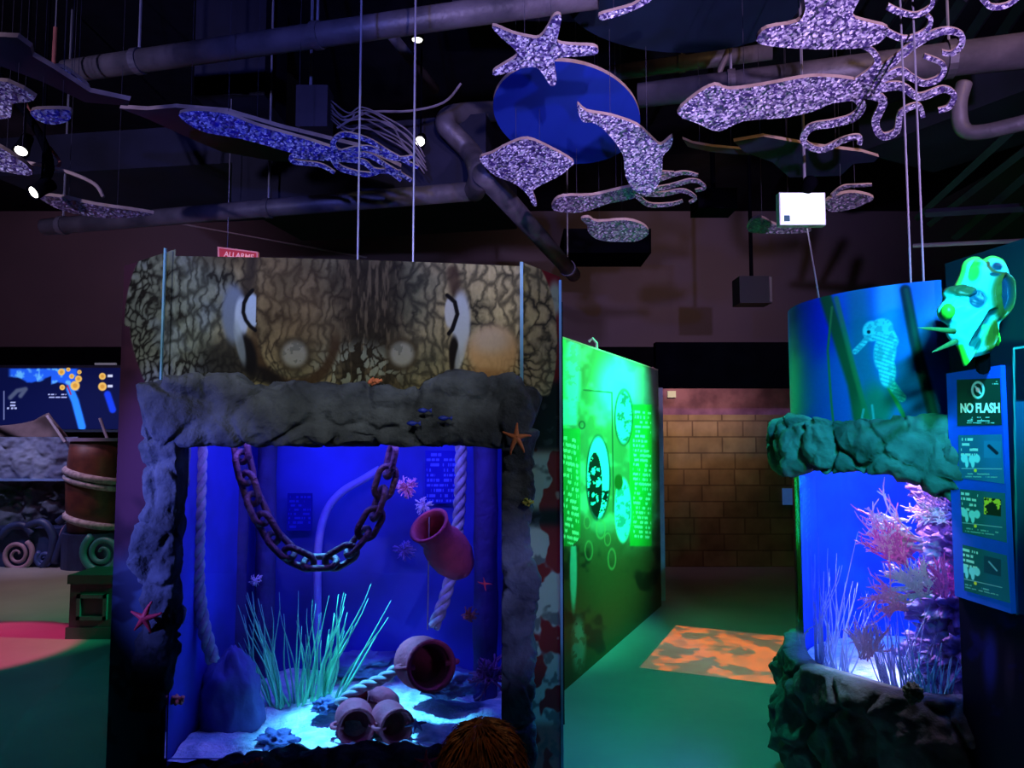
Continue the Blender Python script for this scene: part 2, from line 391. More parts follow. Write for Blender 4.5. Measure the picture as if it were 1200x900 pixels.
# black partition with the opening to the brick passage
jl = onY(771, 600, 7.5).x; jr = 3.3
pw = MB().box(((jl+5.98)/2, 7.56, 2.32), (5.98-jl, 0.12, 0.46)).box(((jr+5.98)/2, 7.56, 1.045), (5.98-jr, 0.12, 2.09))
struct(pw.build('wall_partition', BLACK))
struct(MB().box((jl+0.03, 7.53, 1.045), (0.06, 0.10, 2.09)).build('trim_1', mat('pale_trim', (0.30, 0.36, 0.36), 0.5)))
# brick-pattern passage wall
def brick():
    m = bpy.data.materials.new('stone_block_wallpaper'); m.use_nodes = True; nt = m.node_tree; b = nt.nodes['Principled BSDF']
    tc = nt.nodes.new('ShaderNodeTexCoord'); mp = nt.nodes.new('ShaderNodeMapping'); mp.inputs['Rotation'].default_value = (PI/2, 0, 0)
    nt.links.new(tc.outputs['Object'], mp.inputs[0])
    br = nt.nodes.new('ShaderNodeTexBrick'); br.inputs['Scale'].default_value = 1.0
    br.inputs['Brick Width'].default_value = 0.42; br.inputs['Row Height'].default_value = 0.20; br.inputs['Mortar Size'].default_value = 0.010
    br.inputs['Color1'].default_value = (0.52, 0.36, 0.20, 1); br.inputs['Color2'].default_value = (0.36, 0.22, 0.12, 1); br.inputs['Mortar'].default_value = (0.24, 0.15, 0.09, 1)
    nt.links.new(mp.outputs[0], br.inputs['Vector'])
    n = nt.nodes.new('ShaderNodeTexNoise'); n.inputs['Scale'].default_value = 6; nt.links.new(tc.outputs['Object'], n.inputs['Vector'])
    mx = nt.nodes.new('ShaderNodeMix'); mx.data_type = 'RGBA'; mx.blend_type = 'MULTIPLY'; mx.inputs[0].default_value = 0.7
    nt.links.new(br.outputs[0], mx.inputs[6]); nt.links.new(n.outputs[0], mx.inputs[7]); nt.links.new(mx.outputs[2], b.inputs['Base Color'])
    b.inputs['Roughness'].default_value = 0.95; br.offset = 0.37; br.inputs['Bias'].default_value = -.1; br.squash = .75; br.squash_frequency = 3
    return m
BR = brick()
zb = onY(800, 486, 9.4).z
struct(MB().box((3.2, 9.45, zb/2), (5.5, 0.1, zb)).build('wall_passage', BR))
PB = mat('purple_lit_block_wall', (0.30, 0.14, 0.26), 0.9, 0, (0.14, 0.06, 0.13), 5)  # purple light along the wall top put into the colour
struct(MB().box((3.2, 9.45, zb+0.3), (5.5, 0.1, 0.6)).build('wall_passage_top', PB))
o = MB().box(onY(787, 462, 9.37), (0.10, 0.04, 0.08)).build('wall_lamp', mat('dim_lamp_face', (0.5, 0.5, 0.5), 0.5, emit=(0.8, 0.8, 0.6), estr=0.25))
tag(o, 'small dim pale lamp fixed high on the passage wall inside the doorway', 'lamp')

# ---------------------------------------------------------------- green lit graphic wall
ga = onZ(655, 815, 0); gb = onZ(775, 710, 0); gd = (gb-ga).normalized(); g0 = ga-gd*0.45; gH = 2.24
glen = (gb-g0).length; gn = Vector((gd.y, -gd.x, 0))
def gpaint(u, v):
    n = fbm(u, v, 22, 1)
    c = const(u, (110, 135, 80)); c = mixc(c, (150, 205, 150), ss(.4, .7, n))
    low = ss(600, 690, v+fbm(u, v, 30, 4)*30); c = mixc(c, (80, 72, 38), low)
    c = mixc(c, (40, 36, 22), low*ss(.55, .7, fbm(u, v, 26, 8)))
    c = mixc(c, (140, 255, 240), ell(u, v, 722, 455, 22, 35, .6)*.8)
    c = mixc(c, (120, 130, 130), ell(u, v, 762, 460, 10, 40, .5)*.7)
    # left pale crustacean figure on lighter strip
    c = mixc(c, (90, 235, 120), rec(u, v, 640, 395, 664, 502, 2)*.8)
    c = mixc(c, (150, 255, 230), ell(u, v, 671, 440, 9, 52, .4)*(.55+.45*(fbm(u, v, 7, 3) > .45)))
    c = mixc(c, (150, 255, 240), rec(u, v, 650, 468, 676, 498, 2)*.7)
    # text columns
    t1 = rec(u, v, 640, 502, 680-.12*0*u, 640, 1)*(v < 655-(u-655)*1.0)
    c = mixc(c, (40, 170, 60), t1*.85); c = mixc(c, (200, 255, 190), textm(u, v, 654, 678, 508, 634, 7.2, 2, .25, 5)*t1)
    t2 = rec(u, v, 738, 474, 764, 640, 1.2); c = mixc(c, (40, 190, 60), t2*.9)
    c = mixc(c, (190, 255, 210), textm(u, v, 742, 763, 480, 632, 5.6, 6, .08, 3)*t2)
    # frame line and ovals
    fr = line(u, v, [(684, 457), (717, 460), (719, 600)], .7, .5); c = mixc(c, (50, 70, 45), fr*.9)
    c = mixc(c, (40, 60, 40), ell(u, v, 731, 489, 11, 33, .08)*.9); c = mixc(c, (120, 250, 220), ell(u, v, 731, 489, 9.5, 31, .08))
    c = mixc(c, (60, 120, 110), ell(u, v, 731, 489, 9.5, 31, .08)*(fbm(u, v, 5, 12) > .57))
    c = mixc(c, (30, 50, 40), ell(u, v, 701, 560, 14.5, 50, .06)*.9); c = mixc(c, (120, 255, 250), ell(u, v, 701, 560, 13, 48, .06))
    c = mixc(c, (20, 30, 24), ell(u, v, 701, 560, 13, 48, .06)*(ell(u, v, 697, 570, 8, 36, .4) > .3)*(fbm(u, v, 5, 15) > .36))
    c = mixc(c, (20, 30, 24), ell(u, v, 701, 560, 13, 48, .06)*(v > 575)*(fbm(u, v, 5, 18) > .5))
    c = mixc(c, (120, 255, 245), ell(u, v, 730, 598, 10, 38, .08)); c = mixc(c, (60, 160, 150), ell(u, v, 730, 598, 9, 36, .1)*(fbm(u, v, 5, 21) > .55))
    c = mixc(c, (50, 90, 30), ell(u, v, 725, 565, 5, 9, .2))
    c = mixc(c, (60, 80, 50), np.clip(ell(u, v, 682, 498, 4, 5, .2)-ell(u, v, 682, 498, 2.4, 3.2, .2), 0, 1))
    for (a, b, ru, rv) in ((690, 645, 5, 12), (717, 655, 5, 13), (704, 620, 6, 12), (688, 612, 4, 8), (712, 632, 4, 8)):
        c = mixc(c, (150, 170, 100), np.clip(ell(u, v, a, b, ru, rv, .1)-ell(u, v, a, b, ru*.75, rv*.8, .1), 0, 1)*.7)
    # pale drips figures lower left
    c = mixc(c, (120, 220, 190), ell(u, v, 672, 668, 4+2*0, 46, .3)*(v > 640)*.9)
    c = mixc(c, (110, 150, 130), ell(u, v, 678, 755, 8, 30, .4)*(.4+.6*(fbm(u, v, 8, 30) > .45)))
    return c
gt = empty('graphic_wall_panel', ((g0+gb)/2), 'tall green-lit printed information wall between the octopus tank and the brick passage', 'panel')
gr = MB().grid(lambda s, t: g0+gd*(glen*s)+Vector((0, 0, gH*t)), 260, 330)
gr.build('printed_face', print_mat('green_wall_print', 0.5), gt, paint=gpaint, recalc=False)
bk = MB().prism([g0-gn*0.004, gb-gn*0.004, gb-gn*0.08, g0-gn*0.08], (0, 0, gH)).build('backing', BLACK, gt)
MB().box(((g0+gb)/2+Vector((0, 0, gH+0.008))-gn*0.03, )[0], (glen, 0.06, 0.012), Matrix.Rotation(math.atan2(gd.y, gd.x), 3, 'Z')).build('top_rail', mat('warm_rail', (0.6, 0.5, 0.3), 0.5), gt)
hk = onP(699, 407, ga-gn*0.03, gn); hk.z = gH+0.014
tag(MB().tube([hk, hk+Vector((0, 0, .05)), hk+Vector((-.03, 0, .085)), hk+Vector((-.06, 0, .06))], .012, 8).build('hook', mat('pinkish_metal', (.6, .35, .35), .5)),
    'small pinkish hook standing on the top edge of the green wall', 'hook')

# ---------------------------------------------------------------- octopus tank display
YF = 3.2
xl = onY(196, 600, YF).x; xr = onY(612, 600, YF).x   # front face corners
tank = empty('octopus_tank', (-0.75, 3.7, 0), 'big walk-up aquarium with an octopus-skin header, rock surround and deep blue water', 'aquarium')
ZT = onY(400, 306, YF).z
wl = onY(146, 300, 3.52); wr = onY(656, 307, 3.50)
ZS = onY(400, 884, YF).z; ZH = onY(400, 505, YF).z
OCTP = print_mat('octopus_print', 0.95)
def opaint(u, v):
    wu = u+26*(fbm(u, v, 34, 2)-.5)+8*(fbm(u, v, 9, 21)-.5); wv = v+26*(fbm(u, v, 34, 5)-.5)+8*(fbm(u, v, 9, 25)-.5)+.5*(u-250)*(1-ss(250, 300, u))
    f1, f2, idv = voro(wu, wv, 12, 27, 1); g1, g2, id2 = voro(wu, wv, 8, 12, 7)
    n = fbm(u, v, 60, 11)
    c = const(u, (112, 106, 74)); c = mixc(c, (142, 130, 88), ss(.45, .75, n)); c = mixc(c, (80, 80, 56), ss(.5, .25, n)*.8)
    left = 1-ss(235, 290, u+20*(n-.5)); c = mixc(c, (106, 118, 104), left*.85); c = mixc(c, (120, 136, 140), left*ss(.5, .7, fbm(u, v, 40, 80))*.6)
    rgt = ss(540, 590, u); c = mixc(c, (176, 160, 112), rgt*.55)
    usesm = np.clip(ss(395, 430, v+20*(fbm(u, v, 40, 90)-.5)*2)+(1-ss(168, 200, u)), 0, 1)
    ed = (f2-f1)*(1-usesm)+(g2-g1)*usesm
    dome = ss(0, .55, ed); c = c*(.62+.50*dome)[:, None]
    fade = ss(.45, .65, fbm(u, v, 46, 40))*.85+.1
    fade = np.maximum(fade, usesm*left)
    c = mixc(c, (20, 18, 14), (1-ss(.03, .17+.1*usesm, ed))*fade*(.62+.3*left))
    c = mixc(c, (170, 186, 186), ss(.5, .8, ed)*ss(.62, .75, idv*usesm+id2*.3)*left*.35)
    c = c*(.86+.28*fbm(u*1.7, v*.8, 5, 95))[:, None]
    c = mixc(c, (52, 44, 26), ell(u, v, 270, 302, 50, 12, .8)*.6)
    c = mixc(c, (20, 20, 20), ell(u, v, 262, 430, 34, 30, .6)*.75)
    # dark wrinkled middle band
    mid = ss(385, 420, u+8*fbm(u, v, 20, 3))*(1-ss(450, 490, u)); c = mixc(c, (34, 28, 16), mid*.85)
    st = fbm(u*3.2, v*.55, 14, 33); c = mixc(c, (120, 106, 72), mid*ss(.55, .7, st)*.55)
    c = mixc(c, (150, 160, 130), ell(u, v, 420, 430, 52, 26, .5)*ss(.08, .3, g2-g1)*(id2 > .35)*.75*(1-left))
    # brown mantle around the eyes
    c = mixc(c, (96, 72, 36), ell(u, v, 345, 350, 52, 70, .6)*.45)
    c = mixc(c, (62, 46, 26), (1-ss(2, 9, np.abs(np.hypot((u-345)/50, (v-395)/58)*50-48)))*ss(370, 410, v)*.9)
    # left eye
    c = mixc(c, (48, 42, 32), line(u, v, [(296, 300), (292, 330), (283, 352)], 7, 5)*.8)
    c = mixc(c, (112, 128, 140), ell(u, v, 274, 368, 14, 34, .25)); c = mixc(c, (176, 196, 202), ell(u, v, 283, 372, 8, 24, .2)); c = mixc(c, (176, 200, 208), ell(u, v, 296, 364, 8, 20, .15)*(u < 300))
    c = mixc(c, (14, 14, 14), line(u, v, [(296, 340), (290, 347), (286, 355), (285, 366), (288, 375), (293, 382), (299, 387)], 2.2, .8))
    c = mixc(c, (12, 11, 12), ell(u, v, 290, 415, 10, 24, .3, -.25)*.95); c = mixc(c, (12, 11, 12), ell(u, v, 310, 440, 26, 9, .5, .4)*.8)
    c = mixc(c, (150, 168, 168), ell(u, v, 281, 402, 5, 26, .3, -.2)*.7)
    # right eye
    c = mixc(c, (60, 44, 30), line(u, v, [(530, 318), (534, 340)], 7, 4)*.8)
    c = mixc(c, (170, 178, 170), ell(u, v, 540, 376, 11, 34, .25)); c = mixc(c, (176, 178, 160), ell(u, v, 527, 366, 6, 18, .2))
    c = mixc(c, (14, 12, 10), line(u, v, [(524, 346), (533, 354), (536, 368), (530, 386), (526, 391)], 2.4, .8))
    c = mixc(c, (20, 16, 12), ell(u, v, 532, 416, 6, 22, .25)); c = mixc(c, (170, 178, 168), ell(u, v, 541, 410, 5, 28, .3, .25)*.8)
    # suckers / round bumps
    for (a, b, r) in ((345, 415, 15), (471, 415, 14)):
        c = mixc(c, (60, 52, 32), ell(u, v, a, b, r+5, r+6, .2)*.8); c = mixc(c, (142, 142, 118), ell(u, v, a, b, r, r, .3))
        c = mixc(c, (90, 92, 76), ell(u, v, a, b, r, r, .3)*(fbm(u, v, 9, 50) > .55)*.6)
    c = mixc(c, (190, 150, 96), ell(u, v, 578, 412, 30, 30, .25)*.9); c = mixc(c, (176, 168, 150), ell(u, v, 575, 398, 22, 16, .6)*.6)
    c = mixc(c, (120, 78, 40), ell(u, v, 566, 445, 30, 12, .6)*.6)
    return c
def wingl(u, v):
    c = opaint(u, v); edge = 190-44*np.sqrt(np.clip(1-((v-382)/98.)**2, 0, 1))
    edge = np.where(v > 382, 146+ (v-382)**1.6*.022+6, edge); 
    m = np.clip(1-ss(edge-1, edge+1, u)+ss(462, 466, v), 0, 1)
    bg = const(u, (76, 40, 62)); bg = mixc(bg, (48, 24, 44), ss(.4, .7, fbm(u, v, 50, 60)))
    bg = mixc(bg, (60, 90, 130), ss(640, 690, v+20*fbm(u, v, 20, 61))*.8); bg = mixc(bg, (30, 32, 60), ss(.5, .6, fbm(u, v, 36, 65))*ss(620, 700, v)*.7)  # blue light on the lower wing painted into the print
    return c*(1-m[:, None])+bg*m[:, None]
def wingr(u, v):
    c = opaint(u, v); edge = 612+41*np.sqrt(np.clip(1-((v-400)/100.)**2, 0, 1))
    m = np.clip(ss(edge-1, edge+1, u)+ss(462, 466, v), 0, 1)
    bg = const(u, (110, 22, 26)); pat = ss(.48, .53, fbm(u*1.3, v, 34, 70)); bg = mixc(bg, (150, 160, 140), pat*ss(500, 540, v)); 
    bg = mixc(bg, (12, 10, 12), ss(440, 455, v)*(1-ss(520, 535, v))); bg = mixc(bg, (160, 170, 140), ell(u, v, 650, 350, 8, 20, .4))
    bg = mixc(bg, (90, 20, 20), ss(840, 855, v)*.6)
    bg = mixc(bg, (10, 9, 12), ss(590, 605, v)*(1-ss(608, 622, v))); bg = mixc(bg, (60, 62, 60), pat*ss(.55, .7, fbm(u, v, 14, 77))*.7)
    return c*(1-m[:, None])+bg*m[:, None]
def quadgrid(a, b, z0, z1):
    a = Vector((a[0], a[1], 0)); b = Vector((b[0], b[1], 0))
    return lambda s, t: a.lerp(b, s)+Vector((0, 0, z0+(z1-z0)*t))
fl = (xl, YF+0.0); fr_ = (xr, YF+0.0)
tz = onY(200, 300, YF).z; tz2 = onY(612, 312, YF).z
def frontfn(s, t):
    x = xl+(xr-xl)*s; top = tz+(tz2-tz)*s; return Vector((x, YF-0.03*math.sin(PI*s), 1.72+(top-1.72)*t))
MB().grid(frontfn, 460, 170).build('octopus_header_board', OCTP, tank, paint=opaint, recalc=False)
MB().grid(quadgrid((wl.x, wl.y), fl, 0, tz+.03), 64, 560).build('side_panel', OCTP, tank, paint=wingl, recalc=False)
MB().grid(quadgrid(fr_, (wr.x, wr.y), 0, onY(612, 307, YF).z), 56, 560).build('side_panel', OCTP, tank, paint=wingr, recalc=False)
# carcass behind the prints
cz = tz2-0.02
MB().prism([(xl+.01, YF+.03, 1.6), (xr-.01, YF+.03, 1.6), (xr-.01, 4.3, 1.6), (xl+.01, 4.3, 1.6)], (0, 0, 0.03)).build('tank_lid', BLACK, tank)
cc = MB()
cc.prism([(wl.x+.01, wl.y+.01, 0), (xl, YF+.02, 0), (xl, 4.32, 0), (wl.x+.01, 4.32, 0)], (0, 0, tz))
cc.prism([(xr, YF+.02, 0), (wr.x-.01, wr.y+.01, 0), (wr.x-.01, 4.32, 0), (xr, 4.32, 0)], (0, 0, tz2))
cc.box(((xl+xr)/2, 4.33, tz/2), (xr-xl+.5, .04, tz))
cc.box(((xl+xr)/2, (YF+4.32)/2, 0.11), (xr-xl, 1.08, .22))
cc.build('cabinet', BLACK, tank)
# acrylic edges
MB().box(onY(191, 372, YF-.012)+Vector((0, 0, 0)), (.008, .012, .60)).build('acrylic_edge', EDGE, tank)
MB().box((xr-.002, YF-.012, 2.05), (.014, .016, .60)).build('acrylic_edge', EDGE, tank)
MB().box((wr.x, wr.y-.01, (tz2)/2), (.012, .012, tz2)).build('acrylic_edge', EDGE, tank)
# tank interior
INX0, INX1 = xl+.005, xr-.005
ti = MB()
ti.grid(lambda s, t: Vector((INX0+(INX1-INX0)*s, 4.28-.05*math.sin(PI*s), .22+1.38*t)), 24, 8)
ti.grid(lambda s, t: Vector((INX0+.004, 3.25+1.03*s, .22+1.38*t)), 6, 6)
ti.grid(lambda s, t: Vector((INX1-.004, 3.25+1.03*s, .22+1.38*t)), 6, 6)
ti.build('tank_lining', TWALL, tank, smooth=True, recalc=False)
bpy.data.objects['tank_lid'].location = (0, 0, 0.45)
def sandz(x, y): return ZS-.03+.05*noise.noise(Vector((x*3, y*3, 0)))+.02*noise.noise(Vector((x*12, y*12, 2)))+.03*(y-3.3)
sg = MB().grid(lambda s, t: Vector((INX0+.01+(INX1-INX0-.02)*s, 3.24+1.02*t, sandz(INX0+(INX1-INX0)*s, 3.24+1.02*t))), 120, 90)
tag(sg.build('gravel_bed', SAND, None, smooth=True, recalc=False), 'bright white gravel bed on the bottom of the octopus tank', 'gravel', kind='stuff')
gp = MB().box(((INX0+INX1)/2, YF+.03, (ZS+ZH)/2), (INX1-INX0-.01, .012, ZH-ZS+.06)).build('glass_pane', GLASS, tank)

# rock surround
def rocktube(path, hw, dep, N, A=None, n=40, k=8, amp=.05, ns=4.0, seed=0, parent=None, name='rock_surround', m=ROCK, flat=.6, lim=None):
    """closed rock volume along a path: hw half widths across, dep half depths along N"""
    pts = cr(path, k); W = crs(hw, k); D = crs(dep, k) if isinstance(dep, (list, tuple)) else [dep]*len(pts)
    N = Vector(N).normalized(); rows = []
    for i, p in enumerate(pts):
        t = (pts[min(i+1, len(pts)-1)]-pts[max(0, i-1)]).normalized(); a = t.cross(N).normalized()
        row = []
        for j in range(n):
            th = 2*PI*j/n; c = math.cos(th); s = math.sin(th)
            c = math.copysign(abs(c)**flat, c); s = math.copysign(abs(s)**flat, s)
            endf = 1.0
            e = min(i, len(pts)-1-i)
            if e < 3: endf = (0.15, .6, .88)[e]
            q = p+a*(c*W[i]*endf)+N*(s*D[i]*endf)
            d = noise.fractal(q*ns+Vector((seed, 0, 0)), 1.0, 2.0, 5)
            r = 1-2*abs(noise.noise(q*ns*1.1+Vector((0, seed+9, 0))))
            cell = noise.voronoi(q*ns*.9+Vector((seed, seed, 0)))[0]; cr_ = min(.12, cell[1]-cell[0])/.12
            f = amp*(d*.9+.35*r+.55*cr_-.5)
            q = q+(a*c+N*s)*f
            if lim: q = lim(q)
            row.append(q)
        rows.append(row)
    mb = MB(); vs = [q for R in rows for q in R]; m_ = len(rows); fs = []
    for i in range(m_-1):
        for j in range(n):
            l = (j+1) % n; fs.append((i*n+j, i*n+l, (i+1)*n+l, (i+1)*n+j))
    fs.append(tuple(reversed(range(n)))); fs.append(tuple((m_-1)*n+j for j in range(n)))
    mb.add(vs, fs); return mb.build(name, m, parent, smooth=True)
def yp(l, y): return [onY(a, b, y) for a, b in l]
px = 1/F*YF; ZHB = onY(400, 524, YF-.05).z
# header
rocktube(yp([(172, 492), (208, 484), (255, 478), (300, 486), (350, 484), (400, 485), (450, 488), (500, 486), (545, 478), (590, 486), (624, 500)], YF-.02),
         [34*px, 38*px, 40*px, 34*px, 38*px, 33*px, 32*px, 34*px, 42*px, 40*px, 30*px], [.05, .08, .07, .09, .10, .08, .08, .09, .10, .09, .07], (0, 1, 0), n=110, k=20, amp=.045, ns=4.6, seed=3, parent=tank, name='rock_header', flat=.45, lim=lambda q: Vector((q.x, q.y, max(q.z, ZHB+.012*noise.noise(Vector((q.x*9, 0, 0)))))))
XLB = onY(209, 600, YF-.05).x; XRB = onY(588, 600, YF-.05).x
# left pillar
rocktube(yp([(200, 470), (197, 530), (193, 590), (187, 640), (190, 690), (186, 740), (182, 790), (176, 832)], YF-.02),
         [26*px, 24*px, 20*px, 24*px, 17*px, 19*px, 18*px, 14*px], [.06, .07, .05, .07, .05, .06, .06, .04], (0, 1, 0), n=72, k=20, flat=.5, lim=lambda q: Vector((min(q.x, XLB), q.y, q.z)), amp=.035, ns=6, seed=12, parent=tank, name='rock_pillar')
rocktube(yp([(606, 500), (606, 560), (603, 620), (606, 680), (604, 740), (603, 800), (604, 860), (605, 910)], YF-.02),
         [22*px, 19*px, 18*px, 20*px, 18*px, 20*px, 18*px, 18*px], [.06, .06, .05, .06, .05, .06, .06, .05], (0, 1, 0), n=72, k=20, flat=.5, lim=lambda q: Vector((max(q.x, XRB), q.y, q.z)), amp=.035, ns=6, seed=21, parent=tank, name='rock_pillar')
rocktube(yp([(215, 925), (300, 905), (380, 902), (460, 898), (540, 904), (600, 910)], YF-.03),
         [16*px, 17*px, 20*px, 18*px, 18*px, 20*px], [.06, .09, .09, .10, .08, .06], (0, 1, 0), n=60, k=20, amp=.03, ns=9, seed=31, parent=tank, name='rock_sill', m=mat('sill_rubble', (0.16, 0.15, 0.22), 0.9, 0, (0.04, 0.04, 0.08), 8, 1.0, 26))

# starfish
def starfish(c, N, up, R, r0, h, rot, m, name, label, wob=0.25, seed=1, narm=5):
    N = Vector(N).normalized(); up = Vector(up); X = up.cross(N).normalized(); Y = N.cross(X); rnd = random.Random(seed)
    arms = [(rot+2*PI*i/narm+rnd.uniform(-.14, .14), R*rnd.uniform(.86, 1.1), rnd.uniform(-wob, wob)) for i in range(narm)]
    mb = MB()
    for a, L, bend in arms:
        pts = []; rr = []
        for i in range(11):
            t = i/10; aa = a+bend*t*t; pts.append(c+(X*math.cos(aa)+Y*math.sin(aa))*(L*t)+N*(h*.35*(1-t))); rr.append(r0*(1-t*.78))
        mb.tube(pts, rr, 10)
    mb.lathe([(0.001, h*.9), (r0*.6, h*.8), (r0*1.15, h*.45), (r0*1.25, 0)], Matrix.Translation(c) @ Matrix((X, Y, N)).transposed().to_4x4(), 16)
    o = mb.build(name, m, None, smooth=True); return tag(o, label, 'starfish')
starfish(onY(605, 513, YF-.20), (0, -1, .1), (0, 0, 1), .068, .013, .02, PI/2+.05, ORANGE, 'starfish', 'orange starfish with thin arms on the right end of the rock header', seed=4)
starfish(onY(170, 724, YF-.125), (0, -1, 0), (0, 0, 1), .073, .015, .02, PI/2-.2, RED, 'starfish', 'bright red starfish clinging to the left rock pillar', seed=9)
starfish(onY(500, 893, YF-.13), (0, -.8, .6), (0, 0, 1), .05, .010, .014, .4, RED, 'starfish', 'dark red starfish lying on the rocky sill near the childs head', seed=14)
# small resin corals on the rocks
def knob(c, R, m, label, n=9, seed=0, name='coral_cluster', cat='coral'):
    mb = MB(); rnd = random.Random(seed)
    for i in range(n):
        d = Vector((rnd.uniform(-1, 1), rnd.uniform(-1, .2), rnd.uniform(-.3, 1))).normalized()
        p = c+Vector((rnd.uniform(-1, 1), 0, rnd.uniform(-.5, .5)))*R*.5
        mb.tube([p, p+d*R*.35, p+d*R*.7], [R*.22, R*.16, R*.24], 8)
    return tag(mb.build(name, m, None, smooth=True), label, cat)
knob(onY(438, 449, YF-.10), .03, ORANGE, 'small orange coral cluster on top of the rock header', 12, 2)
knob(onY(618, 590, YF-.10), .028, YEL, 'small yellow coral cluster on the right rock pillar', 10, 3)
knob(onY(298, 897, YF-.10), .04, RED, 'red coral cluster at the bottom left of the tank sill', 12, 5)
knob(onY(208, 822, YF+.09), .04, ORANGE, 'reddish coral cluster low behind the glass in the left corner', 12, 15)
# blue fish ornaments on the header
for i, (a, b, lb) in enumerate(((496, 481, 'small blue fish ornament highest of three on the rock header'), (483, 496, 'small blue fish ornament lowest and leftmost of three on the rock header'), (520, 490, 'small blue fish ornament rightmost of three on the rock header'))):
    p = onY(a, b, YF-.175); mb = MB()
    mb.tube([p+Vector((-.022, 0, 0)), p+Vector((-.012, 0, 0)), p, p+Vector((.012, 0, 0)), p+Vector((.02, 0, 0))], [.003, .009, .011, .007, .003], 8)
    mb.prism([p+Vector((.018, 0, 0)), p+Vector((.034, 0, .010)), p+Vector((.034, 0, -.010))], (0, .003, 0))
    tag(mb.build('fish_ornament', mat('blue_resin', (.02, .05, .6), .5), None, smooth=True), lb, 'fish', 'blue fish ornaments on the rock header')

# ---- inside the octopus tank
def chain(pts, r, wire, label):
    P = cr(pts, 30); t = empty('chain', P[0], label, 'chain')
    # arc length sampling
    ds = [0.0]
    for a, b in zip(P[:-1], P[1:]): ds.append(ds[-1]+(b-a).length)
    step = r*2.35; n = int(ds[-1]/step); base = None
    def at(s):
        for i in range(len(ds)-1):
            if ds[i+1] >= s: return P[i].lerp(P[i+1], (s-ds[i])/max(1e-9, ds[i+1]-ds[i]))
        return P[-1]
    mb = MB(); ring = []
    L = r*.75
    for k in range(24):
        a = 2*PI*k/24; x = math.cos(a)*r; y = math.sin(a)*r
        ring.append(Vector((x, y+(L if y > 0 else -L), 0)))
    ring.append(ring[0]); vsb = MB(); vsb.tube(ring, wire, 8, cap=False)
    me = bpy.data.meshes.new('link'); me.from_pydata([tuple(p) for p in vsb.v], [], vsb.f); me.materials.append(CHAINM)
    me.polygons.foreach_set('use_smooth', [True]*len(vsb.f))
    for i in range(n):
        c = at((i+.5)*step); d = (at((i+.5)*step+.01)-at((i+.5)*step-.01)).normalized()
        side = d.cross(Vector((0, 1, 0))).normalized(); nn = d.cross(side)
        if i % 2: side, nn = nn, -side
        side2 = (side*math.cos(.5)+nn*math.sin(.5)); n2 = side2.cross(d)
        M = Matrix((side2, d, n2)).transposed()
        o = bpy.data.objects.new('link', me); COL.objects.link(o); o.parent = t
        o.matrix_local = Matrix.Translation(c-P[0]) @ M.to_4x4()
    return t
chain([onY(280, 510, 3.42), onY(292, 570, 3.42), onY(318, 625, 3.42), onY(352, 655, 3.42), onY(395, 655, 3.42), onY(430, 620, 3.42), onY(450, 570, 3.42), onY(464, 510, 3.42)], .042, .015, 'heavy rusty chain hanging in a loop behind the octopus tank glass')
def rope(pts, R, label, turns=16, nb=.55):
    P = cr(pts, 40); n = len(P); mb = MB(); L = sum((b-a).length for a, b in zip(P[:-1], P[1:])); tw = L/(R*5.5)*2*PI
    for s in range(3):
        q = []; acc = 0
        for i, p in enumerate(P):
            t = (P[min(i+1, n-1)]-P[max(i-1, 0)]).normalized(); a = t.cross(Vector((0, 1, 0))).normalized(); b = t.cross(a)
            if i: acc += (P[i]-P[i-1]).length
            th = acc/L*tw+2*PI*s/3; q.append(p+(a*math.cos(th)+b*math.sin(th))*R*.5)
        mb.tube(q, R*nb, 8)
    return tag(mb.build('rope', ROPEM, None, smooth=True), label, 'rope')
rope([onY(236, 505, 3.5), onY(233, 600, 3.5), onY(232, 680, 3.5), onY(238, 730, 3.5), onY(250, 775, 3.5)], .031, 'thick twisted rope hanging down the left side of the octopus tank')
rope([onY(541, 505, 3.95), onY(538, 600, 3.95), onY(530, 665, 3.90), onY(520, 705, 3.85), onY(508, 735, 3.8)], .032, 'thick twisted rope running down behind the hanging tilted jar', 16)
rope([onY(476, 775, 3.62), onY(452, 793, 3.6), onY(420, 808, 3.58), onY(396, 826, 3.56)], .026, 'short twisted rope lying between the large jar and the two small jars')
rope([onY(272, 600, 4.15), onY(268, 500, 4.15)], .012, 'thin twisted rope behind glass beside the left chain end')

def amphora(c, axis, L, R, name, label, mat_=TERRA, handles=True, mouth=.62, neck=.48):
    axis = Vector(axis).normalized(); q = axis.to_track_quat('Z', 'Y').to_matrix().to_4x4(); M = Matrix.Translation(c) @ q
    prof = [(R*.02, -L*.5), (R*.35, -L*.49), (R*.7, -L*.38), (R*.95, -L*.18), (R, 0), (R*.93, L*.14), (R*.72, L*.26), (R*neck, L*.34), (R*neck, L*.40), (R*mouth, L*.47), (R*mouth*1.04, L*.5), (R*mouth*.86, L*.5), (R*(neck-.1), L*.4), (R*(neck-.1), L*.33), (R*.66, L*.24), (R*.85, L*.12), (R*.88, -L*.1), (R*.6, -L*.36), (R*.02, -L*.42)]
    t = empty(name, c-Vector((0, 0, R*.9)), label, 'jar')
    MB().lathe(prof, M, 32).build('body', mat_, t, smooth=True)
    if handles:
        for s in (-1, 1):
            pp = [M @ Vector((s*R*a, 0, L*b)) for a, b in ((.62, .43), (1.0, .44), (1.18, .34), (1.1, .2), (.88, .14))]
            MB().tube(cr(pp, 5), R*.1, 8).build('handle', mat_, t, smooth=True)
    return t
amphora(onY(524, 644, 3.55), (onY(500, 612, 3.42)-onY(548, 676, 3.66)), .36, .105, 'amphora', 'tilted terracotta jar hanging high on the right of the octopus tank', mouth=.9, neck=.8, handles=False)
